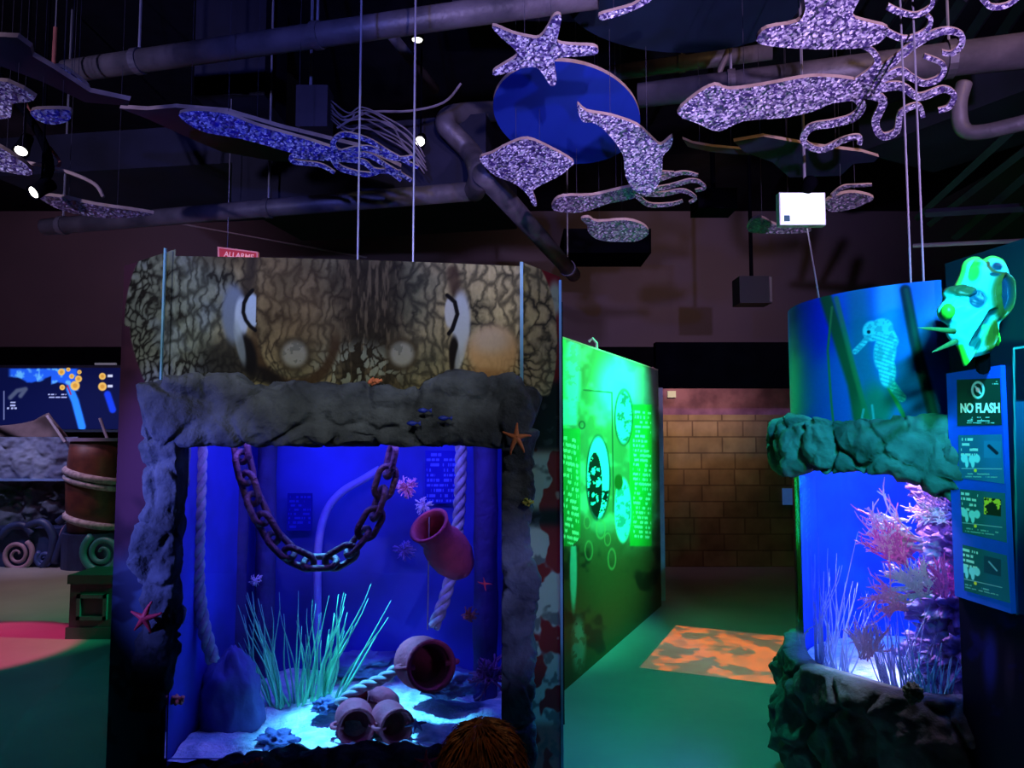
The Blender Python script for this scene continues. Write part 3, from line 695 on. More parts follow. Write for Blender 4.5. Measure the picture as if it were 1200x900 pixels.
amphora(onY(493, 776, 3.50), (.40, -.9, .16), .32, .116, 'amphora', 'large open terracotta jar lying above the sand with its dark mouth facing out', mouth=.93, neck=.88)
amphora(onY(415, 842, 3.52), (.25, -.9, .05), .26, .088, 'amphora', 'small terracotta jar lying on the sand, leftmost of the two little ones', mouth=.92, neck=.8)
amphora(onY(456, 843, 3.50), (.45, -.9, .05), .24, .08, 'amphora', 'small terracotta jar lying on the sand with a broken rim, right of its twin', mouth=.95, neck=.85)
amphora(onY(444, 822, 3.72), (-.5, -.6, .3), .24, .07, 'amphora', 'small terracotta jar lying behind the two jars on the sand', mouth=.8, neck=.7)
tag(MB().tube([onY(503, 606, 3.5), onY(501, 738, 3.5)], .003, 6).build('cord', ROPEM), 'thin cord hanging from the mouth of the tilted jar to the big jar', 'cord')

def blades(c, n, hgt, spread, m, label, name='seagrass', seed=0, lean=0.0, wid=.005, yspread=.05, minh=.35, group=None, fan=0.25, fix=None):
    rnd = random.Random(seed); mb = MB()
    for i in range(n):
        x = rnd.uniform(-1, 1); b = c+Vector((x*spread, rnd.uniform(-1, 1)*yspread, 0)); h = hgt*rnd.uniform(minh, 1)
        dx = (x*fan+lean+rnd.uniform(-.12, .12))*h; bd = rnd.uniform(-.08, .08)*h; dy = rnd.uniform(-.1, .1)*h
        pts = [b+Vector((dx*t+bd*math.sin(PI*t*1.5), dy*t, h*t)) for t in [k/7 for k in range(8)]]
        mb.tube(pts, [wid*(1-.8*(k/7)**2) for k in range(8)], 5)
    if fix: mb.v = [fix(p) for p in mb.v]
    return tag(mb.build(name, m, None, smooth=True), label, 'plant', group)
def sp(u, y): 
    p = onY(u, 800, y); p.z = sandz(p.x, y)-.005; return p
blades(sp(345, 3.85), 46, .58, .13, GRASS, 'dense clump of tall green seagrass standing left of centre in the octopus tank', seed=3, lean=-.08, fan=.35)
blades(sp(385, 3.8), 16, .62, .04, GRASS, 'clump of long green seagrass blades leaning right in the octopus tank', seed=8, lean=.28, wid=.007, minh=.5)
blades(sp(372, 3.95), 12, .40, .05, GRASS, 'short sparse green seagrass between the two taller clumps', seed=18, lean=.1)

def coral(c, R, m, label, seed=0, n=26, flat=.5, up=(0, -.5, .4), name='branching_coral', wid=.05, group=None, fine=True, cat='coral'):
    rnd = random.Random(seed); mb = MB()
    for i in range(n):
        d = Vector((rnd.gauss(0, 1), rnd.gauss(0, flat), rnd.gauss(0, .8)))+Vector(up)*1.2; d.normalize()
        p = c; pts = [p.copy()]; L = R*rnd.uniform(.6, 1.0)
        for k in range(4):
            d = (d+Vector((rnd.uniform(-1, 1), rnd.uniform(-1, 1), rnd.uniform(-1, 1)))*.35).normalized(); p = p+d*L/4; pts.append(p.copy())
        r = R*wid
        mb.tube(pts, [r*1.3, r*1.1, r, r*.9, r*.8], 6)
        if fine:
            for k in (2, 3):
                dd = (d+Vector((rnd.uniform(-1, 1), rnd.uniform(-1, 1), rnd.uniform(-1, 1)))*.9).normalized()
                mb.tube([pts[k], pts[k]+dd*L*.18, pts[k]+dd*L*.34], [r*.9, r*.8, r*.6], 5)
    return tag(mb.build(name, m, None, smooth=True), label, cat, group)
coral(onY(477, 571, 4.0), .075, PINKC, 'pink round coral high on the back of the octopus tank', 1, 50, .6, (0, -.2, 0))
coral(onY(497, 592, 3.95), .055, PALEC, 'pale lilac coral just below the pink coral, left of the hanging jar', 2, 44, .6, (0, -.2, 0))
coral(onY(473, 645, 4.1), .07, mat('dim_violet_coral', (.2, .12, .5), .8), 'dim violet coral on the back wall left of the hanging jar', 3, 36, .6, (0, -.2, 0))
coral(onY(551, 720, 3.7), .045, ORANGE, 'orange pink coral on the right side of the octopus tank', 4, 44, .6, (0, -.2, 0))
coral(onY(575, 795, 3.6), .12, mat('plum_coral', (.35, .10, .3), .8), 'plum branching coral low at the right edge of the octopus tank', 5, 50, .5, (0, -.1, .6))
coral(onY(345, 680, 3.9)+Vector((-.2, 0, 0)), .04, PALEC, 'tiny pale coral on the dark post left of the seagrass', 6, 26, .6, (0, -.2, 0))
starfish(onY(568, 684, YF+.038), (0, -1, 0), (0, 0, 1), .03, .005, .008, 0, RED, 'starfish', 'tiny red starfish stuck inside the glass below the hanging tilted jar', seed=24, narm=4)

def rocklump(c, dims, m, label, seed=0, amp=.35, name='rock', res=48, ns=2.2, cat='rock', group=None):
    mb = MB(); D = Vector(dims)
    def fn(s, t):
        th = 2*PI*s; ph = PI*t; d = Vector((math.sin(ph)*math.cos(th), math.sin(ph)*math.sin(th), math.cos(ph)))
        k = 1+amp*(noise.fractal(d*ns+Vector((seed, 0, 0)), 1, 2, 5)+.4*(1-2*abs(noise.noise(d*ns*1.5+Vector((0, seed, 0))))))
        return c+Vector((d.x*D.x*k, d.y*D.y*k, d.z*D.z*k))
    mb.grid(fn, res, res//2, wrap=True)
    return tag(mb.build(name, m, None, smooth=True), label, cat, group)
TR = mat('blue_tank_rock', (.16, .18, .42), .9, 0, (.06, .07, .25), 7, .9, 24)
rocklump(onY(270, 820, 3.62)+Vector((0, 0, -.04)), (.135, .12, .24), mat('draped_sack_cloth', (.14, .13, .36), .95, 0, (.08, .08, .26), 5, .6, 12), 'large draped sack slumped at the foot of the left rope', 5, .22, 'sack', cat='sack')
rocklump(onY(326, 868, 3.40), (.075, .06, .035), TR, 'crusty rock on the sand beside the sack', 8, .5)
rocklump(onY(420, 778, 4.12), (.20, .10, .055), TR, 'low flat ledge of rock at the back of the octopus tank', 11, .4)
rocklump(onY(540, 845, 3.9), (.14, .12, .05), TR, 'rounded rock on the sand at the right rear of the octopus tank', 14, .35)
rocklump(onY(522, 800, 3.78), (.15, .10, .06), TR, 'rock shelf supporting the large terracotta jar', 17, .4)
rocklump(onY(382, 826, 3.62), (.05, .05, .03), TR, 'small pebbly rock on the sand left of the small jars', 19, .5)
starfish(onY(488, 850, 3.42), (0, -.3, 1), (0, 1, 0), .05, .012, .016, .6, mat('dark_blue_resin', (.04, .06, .2), .6), 'starfish', 'dark blue starfish leaning by the right small jar', seed=30)
# wrecked-ship posts and arch at the back of the tank
POST = mat('sunken_timber', (.05, .03, .18), .85, 0, (.02, .015, .09), 5, .7, 18)
def post(u0, u1, y, z0, z1, label, w=.05):
    a = onY((u0+u1)/2, 650, y); hw = (u1-u0)/2/F*y; mb = MB()
    def fn(s, t):
        th = 2*PI*s; z = z0+(z1-z0)*t; q = Vector((math.cos(th)*hw, math.sin(th)*w, 0)); k = 1+.18*noise.fractal(Vector((a.x*5+math.cos(th), math.sin(th), z*4)), 1, 2, 4)
        return Vector((a.x, y, z))+q*k
    mb.grid(fn, 20, 30, wrap=True); return tag(mb.build('timber_post', POST, None, smooth=True), label, 'post')
post(262, 290, 4.05, .25, 1.9, 'dark upright timber post at the left rear corner of the octopus tank')
post(300, 322, 4.15, .25, 1.9, 'slimmer dark timber post standing right of the left corner post')
post(555, 583, 4.0, .25, 1.9, 'ridged blue timber post at the right rear corner of the octopus tank')
arch = [onY(372, 780, 4.12), onY(372, 700, 4.12), onY(373, 640, 4.12), onY(382, 600, 4.12), onY(400, 577, 4.12), onY(425, 562, 4.12), onY(445, 550, 4.12)]
tag(MB().tube(cr(arch, 6), .022, 10).build('arched_pipe', mat('pale_blue_pipe', (.25, .2, .75), .7), None, smooth=True), 'blue pipe curving up and over behind the chain in the octopus tank', 'pipe')
# label reflections on the glass, built as text panels at the tank back
TP = print_mat('reflection_print', .6)
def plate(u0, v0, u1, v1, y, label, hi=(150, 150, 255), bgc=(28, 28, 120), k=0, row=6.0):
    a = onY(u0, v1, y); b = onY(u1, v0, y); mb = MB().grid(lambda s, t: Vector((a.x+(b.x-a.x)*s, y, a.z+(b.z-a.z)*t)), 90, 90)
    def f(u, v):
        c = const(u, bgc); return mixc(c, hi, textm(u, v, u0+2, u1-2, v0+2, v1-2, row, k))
    o = mb.build('text_reflection', TP, None, paint=f, recalc=False)
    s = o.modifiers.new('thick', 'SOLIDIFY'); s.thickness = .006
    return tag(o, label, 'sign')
plate(336, 578, 366, 622, 4.18, 'dim blue label reflection built behind the chain in the octopus tank', (40, 44, 190), (10, 10, 140), 3, 5)
plate(498, 528, 536, 590, 4.19, 'pale label reflection built high behind the hanging jar at the tank rear', (90, 100, 230), (14, 18, 165), 8, 6)

# ---------------------------------------------------------------- seahorse tank (round)
CX, CY, CR_ = 1.95, 3.45, .63
st = empty('seahorse_tank', (CX, CY, 0), 'round aquarium with a blue seahorse banner, rock collar and coral inside', 'aquarium')
def cyl(r, th, z): return Vector((CX+r*math.cos(th), CY+r*math.sin(th), z))
T0, T1 = math.radians(-85), math.radians(-232)
def spaint(u, v):
    c = const(u, (20, 92, 190)); c = mixc(c, (12, 40, 200), ell(u, v, 950, 380, 34, 40, .5)*.9)
    c = mixc(c, (24, 110, 200), ell(u, v, 1060, 440, 60, 90, .6)*.7); c = mixc(c, (14, 70, 130), (1-ss(925, 960, u))*ss(390, 440, v)*.8)
    c = mixc(c, (70, 190, 230), ell(u, v, 1040, 350, 14, 40, .6)*.6)
    G = (24, 84, 50); G2 = (70, 130, 70); D = (8, 40, 50)
    c = mixc(c, (30, 110, 110), line(u, v, [(1005, 345), (1010, 420), (1040, 520)], 12, 9)*.6)
    c = mixc(c, G, line(u, v, [(968, 350), (1000, 450), (1012, 520)], 7, 3)); c = mixc(c, G2, line(u, v, [(980, 350), (1000, 430), (1025, 520)], 3, 2)*.8)
    c = mixc(c, D, line(u, v, [(1061, 340), (1072, 400), (1092, 480), (1105, 530)], 6.5, 2.5))
    c = mixc(c, (20, 76, 60), line(u, v, [(1062, 340), (1078, 420), (1098, 500)], 2.5, 2)*.8)
    c = mixc(c, G2, line(u, v, [(975, 360), (970, 410), (974, 470), (977, 500)], 1.3, 1))
    c = mixc(c, (30, 120, 70), ell(u, v, 1025, 480, 22, 30, .5, .3)*.7); c = mixc(c, (80, 160, 60), line(u, v, [(1040, 450), (1058, 485), (1064, 505)], 2.5, 1.5)*.8)
    c = mixc(c, (110, 190, 190), np.clip(line(u, v, [(1012, 480), (1010, 490), (1016, 495), (1024, 492), (1022, 475)], 1.3, .8), 0, 1)*.7)
    # seahorse
    S = (120, 215, 220)
    b = np.clip(line(u, v, [(1002, 412), (1012, 402), (1018, 394)], 3.2, 1)+ell(u, v, 1022, 388, 11, 12, .12)+ell(u, v, 1034, 382, 12, 9, .15)
        + line(u, v, [(1038, 388), (1044, 400)], 9, 1)+ell(u, v, 1037, 412, 13, 24, .12, .1)+ell(u, v, 1040, 436, 10, 18, .12)
        + line(u, v, [(1042, 446), (1050, 458), (1057, 466)], 5, 1), 0, 1)
    c = mixc(c, S, b)
    ring_ = (np.sin((v-.35*u)*1.35) > .3)*(v > 392)*b; c = mixc(c, (60, 150, 175), ring_*.7)
    c = mixc(c, (60, 140, 160), b*(fbm(u, v, 6, 5) > .58)*.5); c = mixc(c, (10, 40, 60), ell(u, v, 1018, 389, 2.2, 2.2, .3))
    return c
MB().grid(lambda s, t: cyl(CR_, T1+(T0-T1)*s, 1.58+(.63)*t), 420, 220).build('seahorse_banner', print_mat('seahorse_print', .4), st, smooth=True, paint=spaint, recalc=False)
MB().grid(lambda s, t: cyl(CR_, T1+(T0-T1)*s, .52+1.1*t), 90, 4).build('curved_glass', GLASS, st, smooth=True, recalc=False)
MB().grid(lambda s, t: cyl(CR_-.01, T0+(2*PI-(T0-T1))*s*1.0, .0+2.2*t), 60, 6).build('shell', BLACK, st, smooth=True, recalc=False)
MB().grid(lambda s, t: cyl(CR_-.03, math.radians(-80)+(math.radians(232))*s, .5+1.7*t), 60, 6).build('backdrop', TWALL2, st, smooth=True, recalc=False)
MB().lathe([(0.01, 2.205), (CR_-.005, 2.205), (CR_-.005, 2.19), (0.01, 2.19)], Matrix.Translation((CX, CY, 0)), 60).build('top_cover', BLACK, st)
def rockring(r0, zprof, th0, th1, amp, ns, seed, name, m, n=160, nz=30, closed=False):
    mb = MB()
    def fn(s, t):
        th = th0+(th1-th0)*s; f = zprof(s, t); q = cyl(r0+f[0], th, f[1])
        d = noise.fractal(q*ns+Vector((seed, 0, 0)), 1, 2, 5); r = 1-2*abs(noise.noise(q*ns*1.2+Vector((0, seed, 0))))
        cell = noise.voronoi(q*ns*.9)[0]; ce = min(.12, cell[1]-cell[0])/.12
        k = amp*(d*.9+.3*r+.6*ce-.5)*math.sin(PI*min(1, max(0, t)))**.4
        return cyl(r0+f[0]+k, th, f[1]+k*.5*(t-.5))
    mb.grid(fn, n, nz); return mb.build(name, m, st, smooth=True, recalc=False)
zt = lambda s: .60+.012*math.sin(s*17)+.02*math.sin(s*7+1)
rockring(CR_, lambda s, t: (.02+.085*math.sin(PI*min(1, t*1.0))**.5*(1-.3*t) if t < .92 else .02-.05*(t-.92)/.08*1.2, (zt(s)+.02)*min(1, t/.92)+(.0 if t < .92 else .005)), math.radians(-80), math.radians(-240), .075, 4.5, 5, 'rock_base', ROCKG, 180, 60)
zc = lambda s: 1.575-.16*max(0, (s-.62))*0
def collar(s, t):
    th = 2*PI*t; hz = .115+.02*math.sin(s*14)
    # s 0 = right end (near tower), 1 = left
    zc_ = 1.565-(.10*max(0, .28-s)/.28)
    return (.035+.055*math.cos(th)**1 if True else 0, zc_+hz*math.sin(th)*(1.15 if s < .25 else 1))
def fnc(s, t):
    s_ = s; a, z = collar(s_, t); th = math.radians(-95)+(math.radians(-245)-math.radians(-95))*s
    q = cyl(CR_+a, th, z); d = noise.fractal(q*6+Vector((3, 0, 0)), 1, 2, 5)
    cell = noise.voronoi(q*7)[0]; ce = min(.12, cell[1]-cell[0])/.12; k = .045*(d*.9+.7*ce-.4)
    return cyl(CR_+a+k, th, z+k*.6*math.sin(2*PI*t))
mbc = MB(); mbc.grid(lambda t, s: fnc(s, t), 48, 200, wrap=True); mbc.build('rock_collar', ROCKG, st, smooth=True)
# rock run down the right edge of the glass
rocktube([cyl(CR_+.03, math.radians(-113), z) for z in (1.6, 1.45, 1.3, .95, .62)], [.05, .04, .02, .014, .014], [.05, .045, .02, .012, .012], (-.4, -1, 0), n=40, k=8, amp=.03, ns=8, seed=3, parent=st, name='rock_drip', m=ROCKG)
tag(MB().lathe([(.001, .57), (.3, .575), (CR_-.04, .555)], Matrix.Translation((CX, CY, 0)), 60).build('gravel_bed', SAND, None, smooth=True), 'white sand floor of the round seahorse tank', 'gravel', kind='stuff')
MB().lathe([(.001, .50), (CR_-.035, .50), (CR_-.035, .48), (.001, .48)], Matrix.Translation((CX, CY, 0)), 40).build('tank_floor', BLACK, st)
# reef inside
REEF = [(1.86, 3.17, 1.36, .13, .11, .13, 'lumpy purple rock highest in the reef under the collar'), (1.88, 3.16, 1.14, .13, .10, .13, 'purple rock in the upper middle of the reef behind the pink coral'),
        (1.84, 3.14, .93, .16, .11, .13, 'purple rock in the lower middle of the reef above the seagrass'), (1.84, 3.12, .72, .18, .12, .12, 'purple rock at the foot of the reef on the sand')]
for i, (x, y, z, a, b, c_, lb) in enumerate(REEF): rocklump(Vector((x, y, z)), (a, b, c_), PURR, lb, 20+i, .6, 'reef_rock', 110, 4.5, group='reef rocks')
def inside(p, R=.585):
    d = Vector((p.x-CX, p.y-CY)); l = d.length
    return p if l <= R else Vector((CX+d.x/l*R, CY+d.y/l*R, p.z))
def arm(c, dirv, L, m, label, seed, n=22, spread=.35, w=.0042):
    rnd = random.Random(seed); mb = MB(); dirv = Vector(dirv).normalized()
    for i in range(n):
        d = (dirv+Vector((rnd.uniform(-1, 1)*spread, rnd.uniform(-1, 1)*spread, rnd.uniform(-1, 1)*spread*.8))).normalized(); p = c+Vector((rnd.uniform(-.03, .03), rnd.uniform(-.03, .03), rnd.uniform(-.03, .03)))
        pts = [p.copy()]; l = L*rnd.uniform(.5, 1)
        for k in range(6):
            d = (d+Vector((rnd.uniform(-1, 1), rnd.uniform(-1, 1), rnd.uniform(-1, 1)))*.28).normalized(); p = p+d*l/6; pts.append(p.copy())
            if k > 1:
                dd = (d+Vector((rnd.uniform(-1, 1), rnd.uniform(-1, 1), rnd.uniform(-.5, 1)))*.8).normalized(); mb.tube([p, p+dd*.02, p+dd*.04], [w*.8, w*.7, w*.5], 5)
        mb.tube(pts, [w*1.4, w*1.2, w, w, w, w*.9, w*.7], 6)
    mb.v = [inside(p) for p in mb.v]
    return tag(mb.build('branching_coral', m, None, smooth=True), label, 'coral')
arm(onY(1076, 640, 3.06), onY(1000, 624, 3.0)-onY(1076, 640, 3.06), .33, PINKC, 'large pink branching coral reaching left from the upper reef', 1, 30, .28)
arm(onY(1062, 655, 3.04), onY(1010, 625, 3.0)-onY(1062, 655, 3.04), .20, mat('hot_pink_coral', (1.0, .12, .5), .6), 'hot pink coral fan just under the large pink coral', 12, 26, .3)
arm(onY(1062, 618, 3.06), onY(992, 614, 3.0)-onY(1062, 618, 3.06), .26, PALEC, 'pale branching coral above the large pink coral', 2, 18, .28)
arm(onY(1056, 708, 3.0), onY(990, 704, 2.98)-onY(1056, 708, 3.0), .27, PINKC, 'slender pink branching coral reaching left from the middle reef', 3, 22, .2)
arm(onY(1080, 690, 3.0), (-.7, -.3, .3), .15, PALEC, 'pale bushy coral on the reef left of the glass edge, mid height', 4, 44, .7)
arm(onY(1105, 600, 3.0), (-.9, -.2, .1), .12, PALEC, 'pale bushy coral on the reef just under the collar', 5, 34, .5)
arm(onY(1000, 770, 3.1), (0, -.2, .8), .12, mat('salmon_coral', (.8, .5, .6), .7), 'salmon bushy coral rising from the sand in mid tank', 6, 30, .7)
arm(onY(1108, 690, 2.96), (-.3, -.3, .6), .13, mat('magenta_coral', (.8, .1, .6), .7), 'magenta coral patch close to the right glass edge', 7, 34, .8)
def sp2(u, y, z=.56): p = onY(u, 780, y); p.z = z; return p
PG = mat('silvery_seagrass', (.55, .65, .95), .5, 0, (.3, .42, .75), 8)
blades(sp2(962, 3.42), 46, .62, .04, PG, 'tall pale seagrass clump at the left of the seahorse tank', seed=5, wid=.0035, fan=.22, minh=.3, yspread=.05, fix=inside)
blades(sp2(985, 3.35), 20, .42, .04, PG, 'pale seagrass clump standing next to the tall clump on the sand', seed=6, wid=.0035, fan=.4, minh=.3, fix=inside)
blades(sp2(1052, 3.06), 46, .42, .05, PG, 'fanned pale seagrass clump before the reef', seed=7, wid=.0035, lean=-.25, fan=.6, yspread=.04, minh=.4, fix=inside)
blades(sp2(1088, 2.98), 34, .26, .04, mat('teal_seagrass', (.2, .9, .85), .5), 'low teal seagrass clump at the right foot of the tank glass', seed=9, wid=.0035, lean=-.15, fan=.6, minh=.4, fix=inside)
rocklump(onY(1070, 812, 2.80), (.03, .03, .03), mat('green_sponge', (.10, .25, .08), .9, 0, (.05, .1, .05), 20, 1, 40), 'green sponge knob on the rim of the rock base', 3, .4, 'sponge', cat='sponge')

# ---------------------------------------------------------------- tower beside it
fa = Vector((1.655, 2.83, 0)); fb = Vector((1.765, 2.05, 0)); fd = (fb-fa).normalized(); fn_ = Vector((fd.y, -fd.x, 0))
if fn_.x > 0: fn_ = -fn_
TZ = 2.26
tw = empty('information_tower', (2.1, 2.4, 0), 'tall dark display tower with four backlit panels right of the seahorse tank', 'display')
def twp(u, v):
    c = const(u, (10, 22, 40)); low = ss(715, 740, v+10*fbm(u, v, 12, 2))
    c = mixc(c, (16, 18, 50), low); c = mixc(c, (40, 60, 190), ell(u, v, 1160, 775, 8, 34, .6)*.8); c = mixc(c, (60, 60, 90), ell(u, v, 1183, 790, 6, 30, .6)*.6)
    c = mixc(c, (24, 30, 130), ss(.55, .7, fbm(u, v, 26, 44))*low*(1-ss(830, 850, v))*.7)
    c = mixc(c, (10, 50, 52), (1-ss(395, 405, v)))
    c = mixc(c, (20, 130, 190), rec(u, v, 1190, 470, 1230, 720, 1)*.9); c = mixc(c, (120, 230, 230), line(u, v, [(1188, 408), (1192, 720)], .9, .6)+line(u, v, [(1188, 408), (1215, 404)], .9, .6))
    return c
tf = MB().grid(lambda s, t: fa.lerp(fb, s)+Vector((0, 0, TZ*t)), 160, 420); tf.build('printed_face', print_mat('tower_print', .4), tw, paint=twp, recalc=False)
MB().prism([fa-fn_*.004, fb-fn_*.004, Vector((2.6, 2.05, 0)), Vector((2.6, 2.81, 0))], (0, 0, TZ)).build('body', BLACK, tw)
def onT(u, v, off=0.0): return onP(u, v, fa+fn_*off, fn_)
pf = [onT(1114, 438), onT(1178, 428), onT(1191, 719), onT(1124, 698)]
BLF = mat('blue_backlit_frame', (.02, .08, .85), .4, emit=(.0, .06, .42), estr=.45)
MB().prism(pf, fn_*.018).build('frame', BLF, tw)
SCR = print_mat('backlit_screen', .3, .35)
def screen(q, fn):
    P_ = [onT(a, b, .021) for a, b in q]
    mb = MB().grid(lambda s, t: (P_[3].lerp(P_[2], s)).lerp(P_[0].lerp(P_[1], s), t), 150, 150)
    o = mb.build('screen', SCR, tw, paint=fn, recalc=False); return o
def scr1(u, v):
    c = const(u, (10, 60, 50)); c = mixc(c, (110, 230, 220), ell(u, v, 1146, 457, 8, 10.5, .06)); c = mixc(c, (10, 60, 50), ell(u, v, 1146, 457, 5.2, 7.5, .08))
    c = mixc(c, (110, 230, 220), line(u, v, [(1143, 453), (1149, 461)], 1.2, .6)+ell(u, v, 1146, 457, 2.6, 3, .2)); c = mixc(c, (90, 200, 190), textm(u, v, 1163, 1170, 446, 451, 2.6, 2, 0, 3))
    c = mixc(c, (110, 220, 210), textm(u, v, 1136, 1162, 488, 492, 2.4, 3, 0, 5)+textm(u, v, 1133, 1165, 492, 496, 2.6, 5, 0, 5)); return c
def scrn(v0, k, dark):
    def f(u, v):
        sl = (k-1)*.11+.02; w = v-(u-1124)*sl-v0
        c = const(u, (14, 104, 130) if k == 1 else (12, 92, 92)); c = mixc(c, (16, 120, 175), ss(1140, 1165, u)*(.8 if k == 1 else .4))
        c = mixc(c, (120, 240, 220), textm(u, w, 1126, 1146, 2, 26, 6, k, 0, 8)*.9)
        mp_ = np.clip(ell(u, w, 1130, 27, 4, 5, .2)+ell(u, w, 1133, 33, 2, 5, .2)+ell(u, w, 1139, 28, 4, 5, .2)+ell(u, w, 1140, 33, 2.2, 5, .2)+ell(u, w, 1145, 27, 3.6, 5, .2), 0, 1); c = mixc(c, (90, 230, 230), mp_)
        c = mixc(c, dark, rec(u, w, 1153, 6, 1173, 26, .6)*.9)
        if k == 2: c = mixc(c, (150, 220, 60), rec(u, w, 1153, 6, 1173, 26, .6)*(fbm(u, v, 6, 5) > .58))
        else: c = mixc(c, (90, 190, 210) if k == 3 else (8, 40, 60), line(u, w, [(1159, 12), (1168, 20)], 2.0 if k == 1 else 1, .8))
        c = mixc(c, (110, 210, 210), line(u, w, [(1127, 39), (1174, 38.5)], .5, .5)*.8); c = mixc(c, (170, 230, 60), ell(u, w, 1143, 41, 1.8, 2, .3))
        c = mixc(c, (80, 190, 180), textm(u, w, 1131, 1170, 43.5, 49, 3.4, k+4, 0, 5)*.8); return c
    return f
scr_a = screen([(1121, 445), (1172, 443), (1174, 498), (1122, 499)], scr1)
screen([(1123, 510), (1174, 509), (1177, 567), (1124, 560)], scrn(510, 1, (20, 130, 175)))
screen([(1125, 573), (1178, 578), (1180, 636), (1128, 624)], scrn(573, 2, (12, 40, 20)))
screen([(1128, 638), (1180, 651), (1184, 707), (1130, 692)], scrn(638, 3, (14, 70, 90)))
def text(s, a, b, h, nrm, m, parent, name='lettering', bold=.012, extrude=.001):
    cu = bpy.data.curves.new(name, 'FONT'); cu.body = s; cu.size = 1; cu.offset = bold; cu.align_x = 'LEFT'
    ob = bpy.data.objects.new('tmp', cu); COL.objects.link(ob); bpy.context.view_layer.update()
    me = bpy.data.meshes.new_from_object(ob.evaluated_get(bpy.context.evaluated_depsgraph_get()))
    bpy.data.objects.remove(ob); co = np.array([tuple(v.co) for v in me.vertices]); x0, x1 = co[:, 0].min(), co[:, 0].max(); y0, y1 = co[:, 1].min(), co[:, 1].max()
    X = (b-a); Lx = X.length; X = X.normalized(); N = Vector(nrm).normalized(); Y = N.cross(X).normalized()
    if Y.z < 0: Y = -Y
    org = parent.location if parent else Vector((0, 0, 0))
    mb = MB(); vs = [a+X*((p[0]-x0)/(x1-x0)*Lx)+Y*((p[1]-y0)/(y1-y0)*h)+N*.0015 for p in co]
    mb.add(vs, [tuple(p.vertices) for p in me.polygons]); o = mb.build(name, m, parent, recalc=False)
    sm = o.modifiers.new('thick', 'SOLIDIFY'); sm.thickness = extrude
    return o
LET = mat('pale_lettering', (.5, .9, .85), .5, emit=(.3, .85, .8), estr=.45)
text('NO FLASH', onT(1126, 484, .022), onT(1172, 484, .022), .036, fn_, LET, scr_a, bold=.035)

# nudibranch sculpture
NB = empty('sea_slug_sculpture', onY(1150, 430, 2.50), 'ruffled green and yellow sea slug sculpture with pointed horns on top of the tower', 'sculpture')
NM = print_mat('sea_slug_paint', .35)
def nbpaint_factory(cols):
    def f(u, v):
        return cols
    return f
OUTL = [(1127, 320), (1130, 308), (1137, 302), (1145, 301), (1152, 304), (1160, 300), (1170, 301), (1178, 308), (1183, 323), (1185, 340), (1183, 357), (1178, 367), (1171, 377), (1169, 390), (1170, 405), (1165, 402), (1159, 413), (1145, 418), (1138, 420), (1132, 429), (1128, 418), (1123, 405), (1115, 398), (1111, 390), (1113, 382), (1103, 373), (1100, 363), (1105, 355), (1109, 350), (1106, 343), (1110, 337), (1120, 334)]
def smo(pts, k):
    P_ = [Vector((a, b, 0)) for a, b in pts]; n = len(P_); out = []
    for i in range(n):
        p0, p1, p2, p3 = P_[i-1], P_[i], P_[(i+1) % n], P_[(i+2) % n]
        for j in range(k):
            t = j/k; q = 0.5*((2*p1)+(p2-p0)*t+(2*p0-5*p1+4*p2-p3)*t*t+(3*p1-p0-3*p2+p3)*t**3); out.append((q.x, q.y))
    return out
ol = np.array(smo(OUTL, 7)); NT = len(ol); NR = 44; ncu, ncv = 1146., 362.
RR = np.linspace(.02, 1, NR); U = ncu+(ol[None, :, 0]-ncu)*RR[:, None]; V = ncv+(ol[None, :, 1]-ncv)*RR[:, None]
def nmasks(u, v):
    fold = ell(u, v, 1167, 349, 19, 28, .12, .1); inn = ell(u, v, 1170, 345, 10, 20, .15, .1)
    band = ell(u, v, 1121, 342, 15, 7, .15, .15); navy = ell(u, v, 1137, 353, 9, 11, .2)
    lobe = ell(u, v, 1139, 318, 6, 15, .3, .35); skirt = ell(u, v, 1156, 396, 9, 20, .2); cleft = line(u, v, [(1152, 368), (1145, 380), (1139, 392), (1135, 404)], 3, 1.5)
    return fold, inn, band, navy, lobe, skirt, cleft
def nslug(u, v, rr):
    fold, inn, band, navy, lobe, skirt, cleft = nmasks(u, v)
    c = const(u, (120, 235, 240)); c = mixc(c, (70, 200, 60), lobe); c = mixc(c, (96, 92, 40), fold); c = mixc(c, (22, 62, 90), inn)
    c = mixc(c, (90, 88, 60), band); c = mixc(c, (24, 80, 110), navy); c = mixc(c, (14, 60, 80), ell(u, v, 1164, 314, 6, 5, .3)); c = mixc(c, (100, 80, 40), line(u, v, [(1151, 306), (1157, 318), (1166, 326)], 2.2, 1))
    c = mixc(c, (20, 70, 80), ell(u, v, 1157, 324, 4, 3, .3)); c = mixc(c, (12, 62, 72), cleft); c = mixc(c, (110, 104, 36), skirt); c = mixc(c, (130, 250, 60), line(u, v, [(1164, 387), (1168, 404)], 2.2, 1)+line(u, v, [(1124, 406), (1132, 427)], 2, 1))
    c = mixc(c, (130, 250, 140), line(u, v, [(1147, 384), (1144, 402), (1138, 414)], 2, 1)); c = mixc(c, (30, 110, 110), ell(u, v, 1140, 404, 5, 8, .3)); c = mixc(c, (120, 220, 20), ell(u, v, 1108, 366, 6, 9, .2))
    rim = ss(.90, .96, rr); c = mixc(c, (130, 250, 90), rim*((v < 372) & (v < 335) | (u > 1160)).astype(float)); return c
uu, vv_ = U.ravel(), V.ravel(); rr_ = np.repeat(RR, NT); mk = nmasks(uu, vv_)
hgt = .050*(1-rr_**2)+.022*np.clip(mk[0]-mk[1], 0, 1)-.006*mk[1]+.016*mk[2]-.006*mk[3]-.012*mk[4]+.012*mk[5]-.016*mk[6]+.012*np.exp(-((rr_-.9)/.07)**2)+.012*(fbm(uu, vv_, 16, 6)-.5)
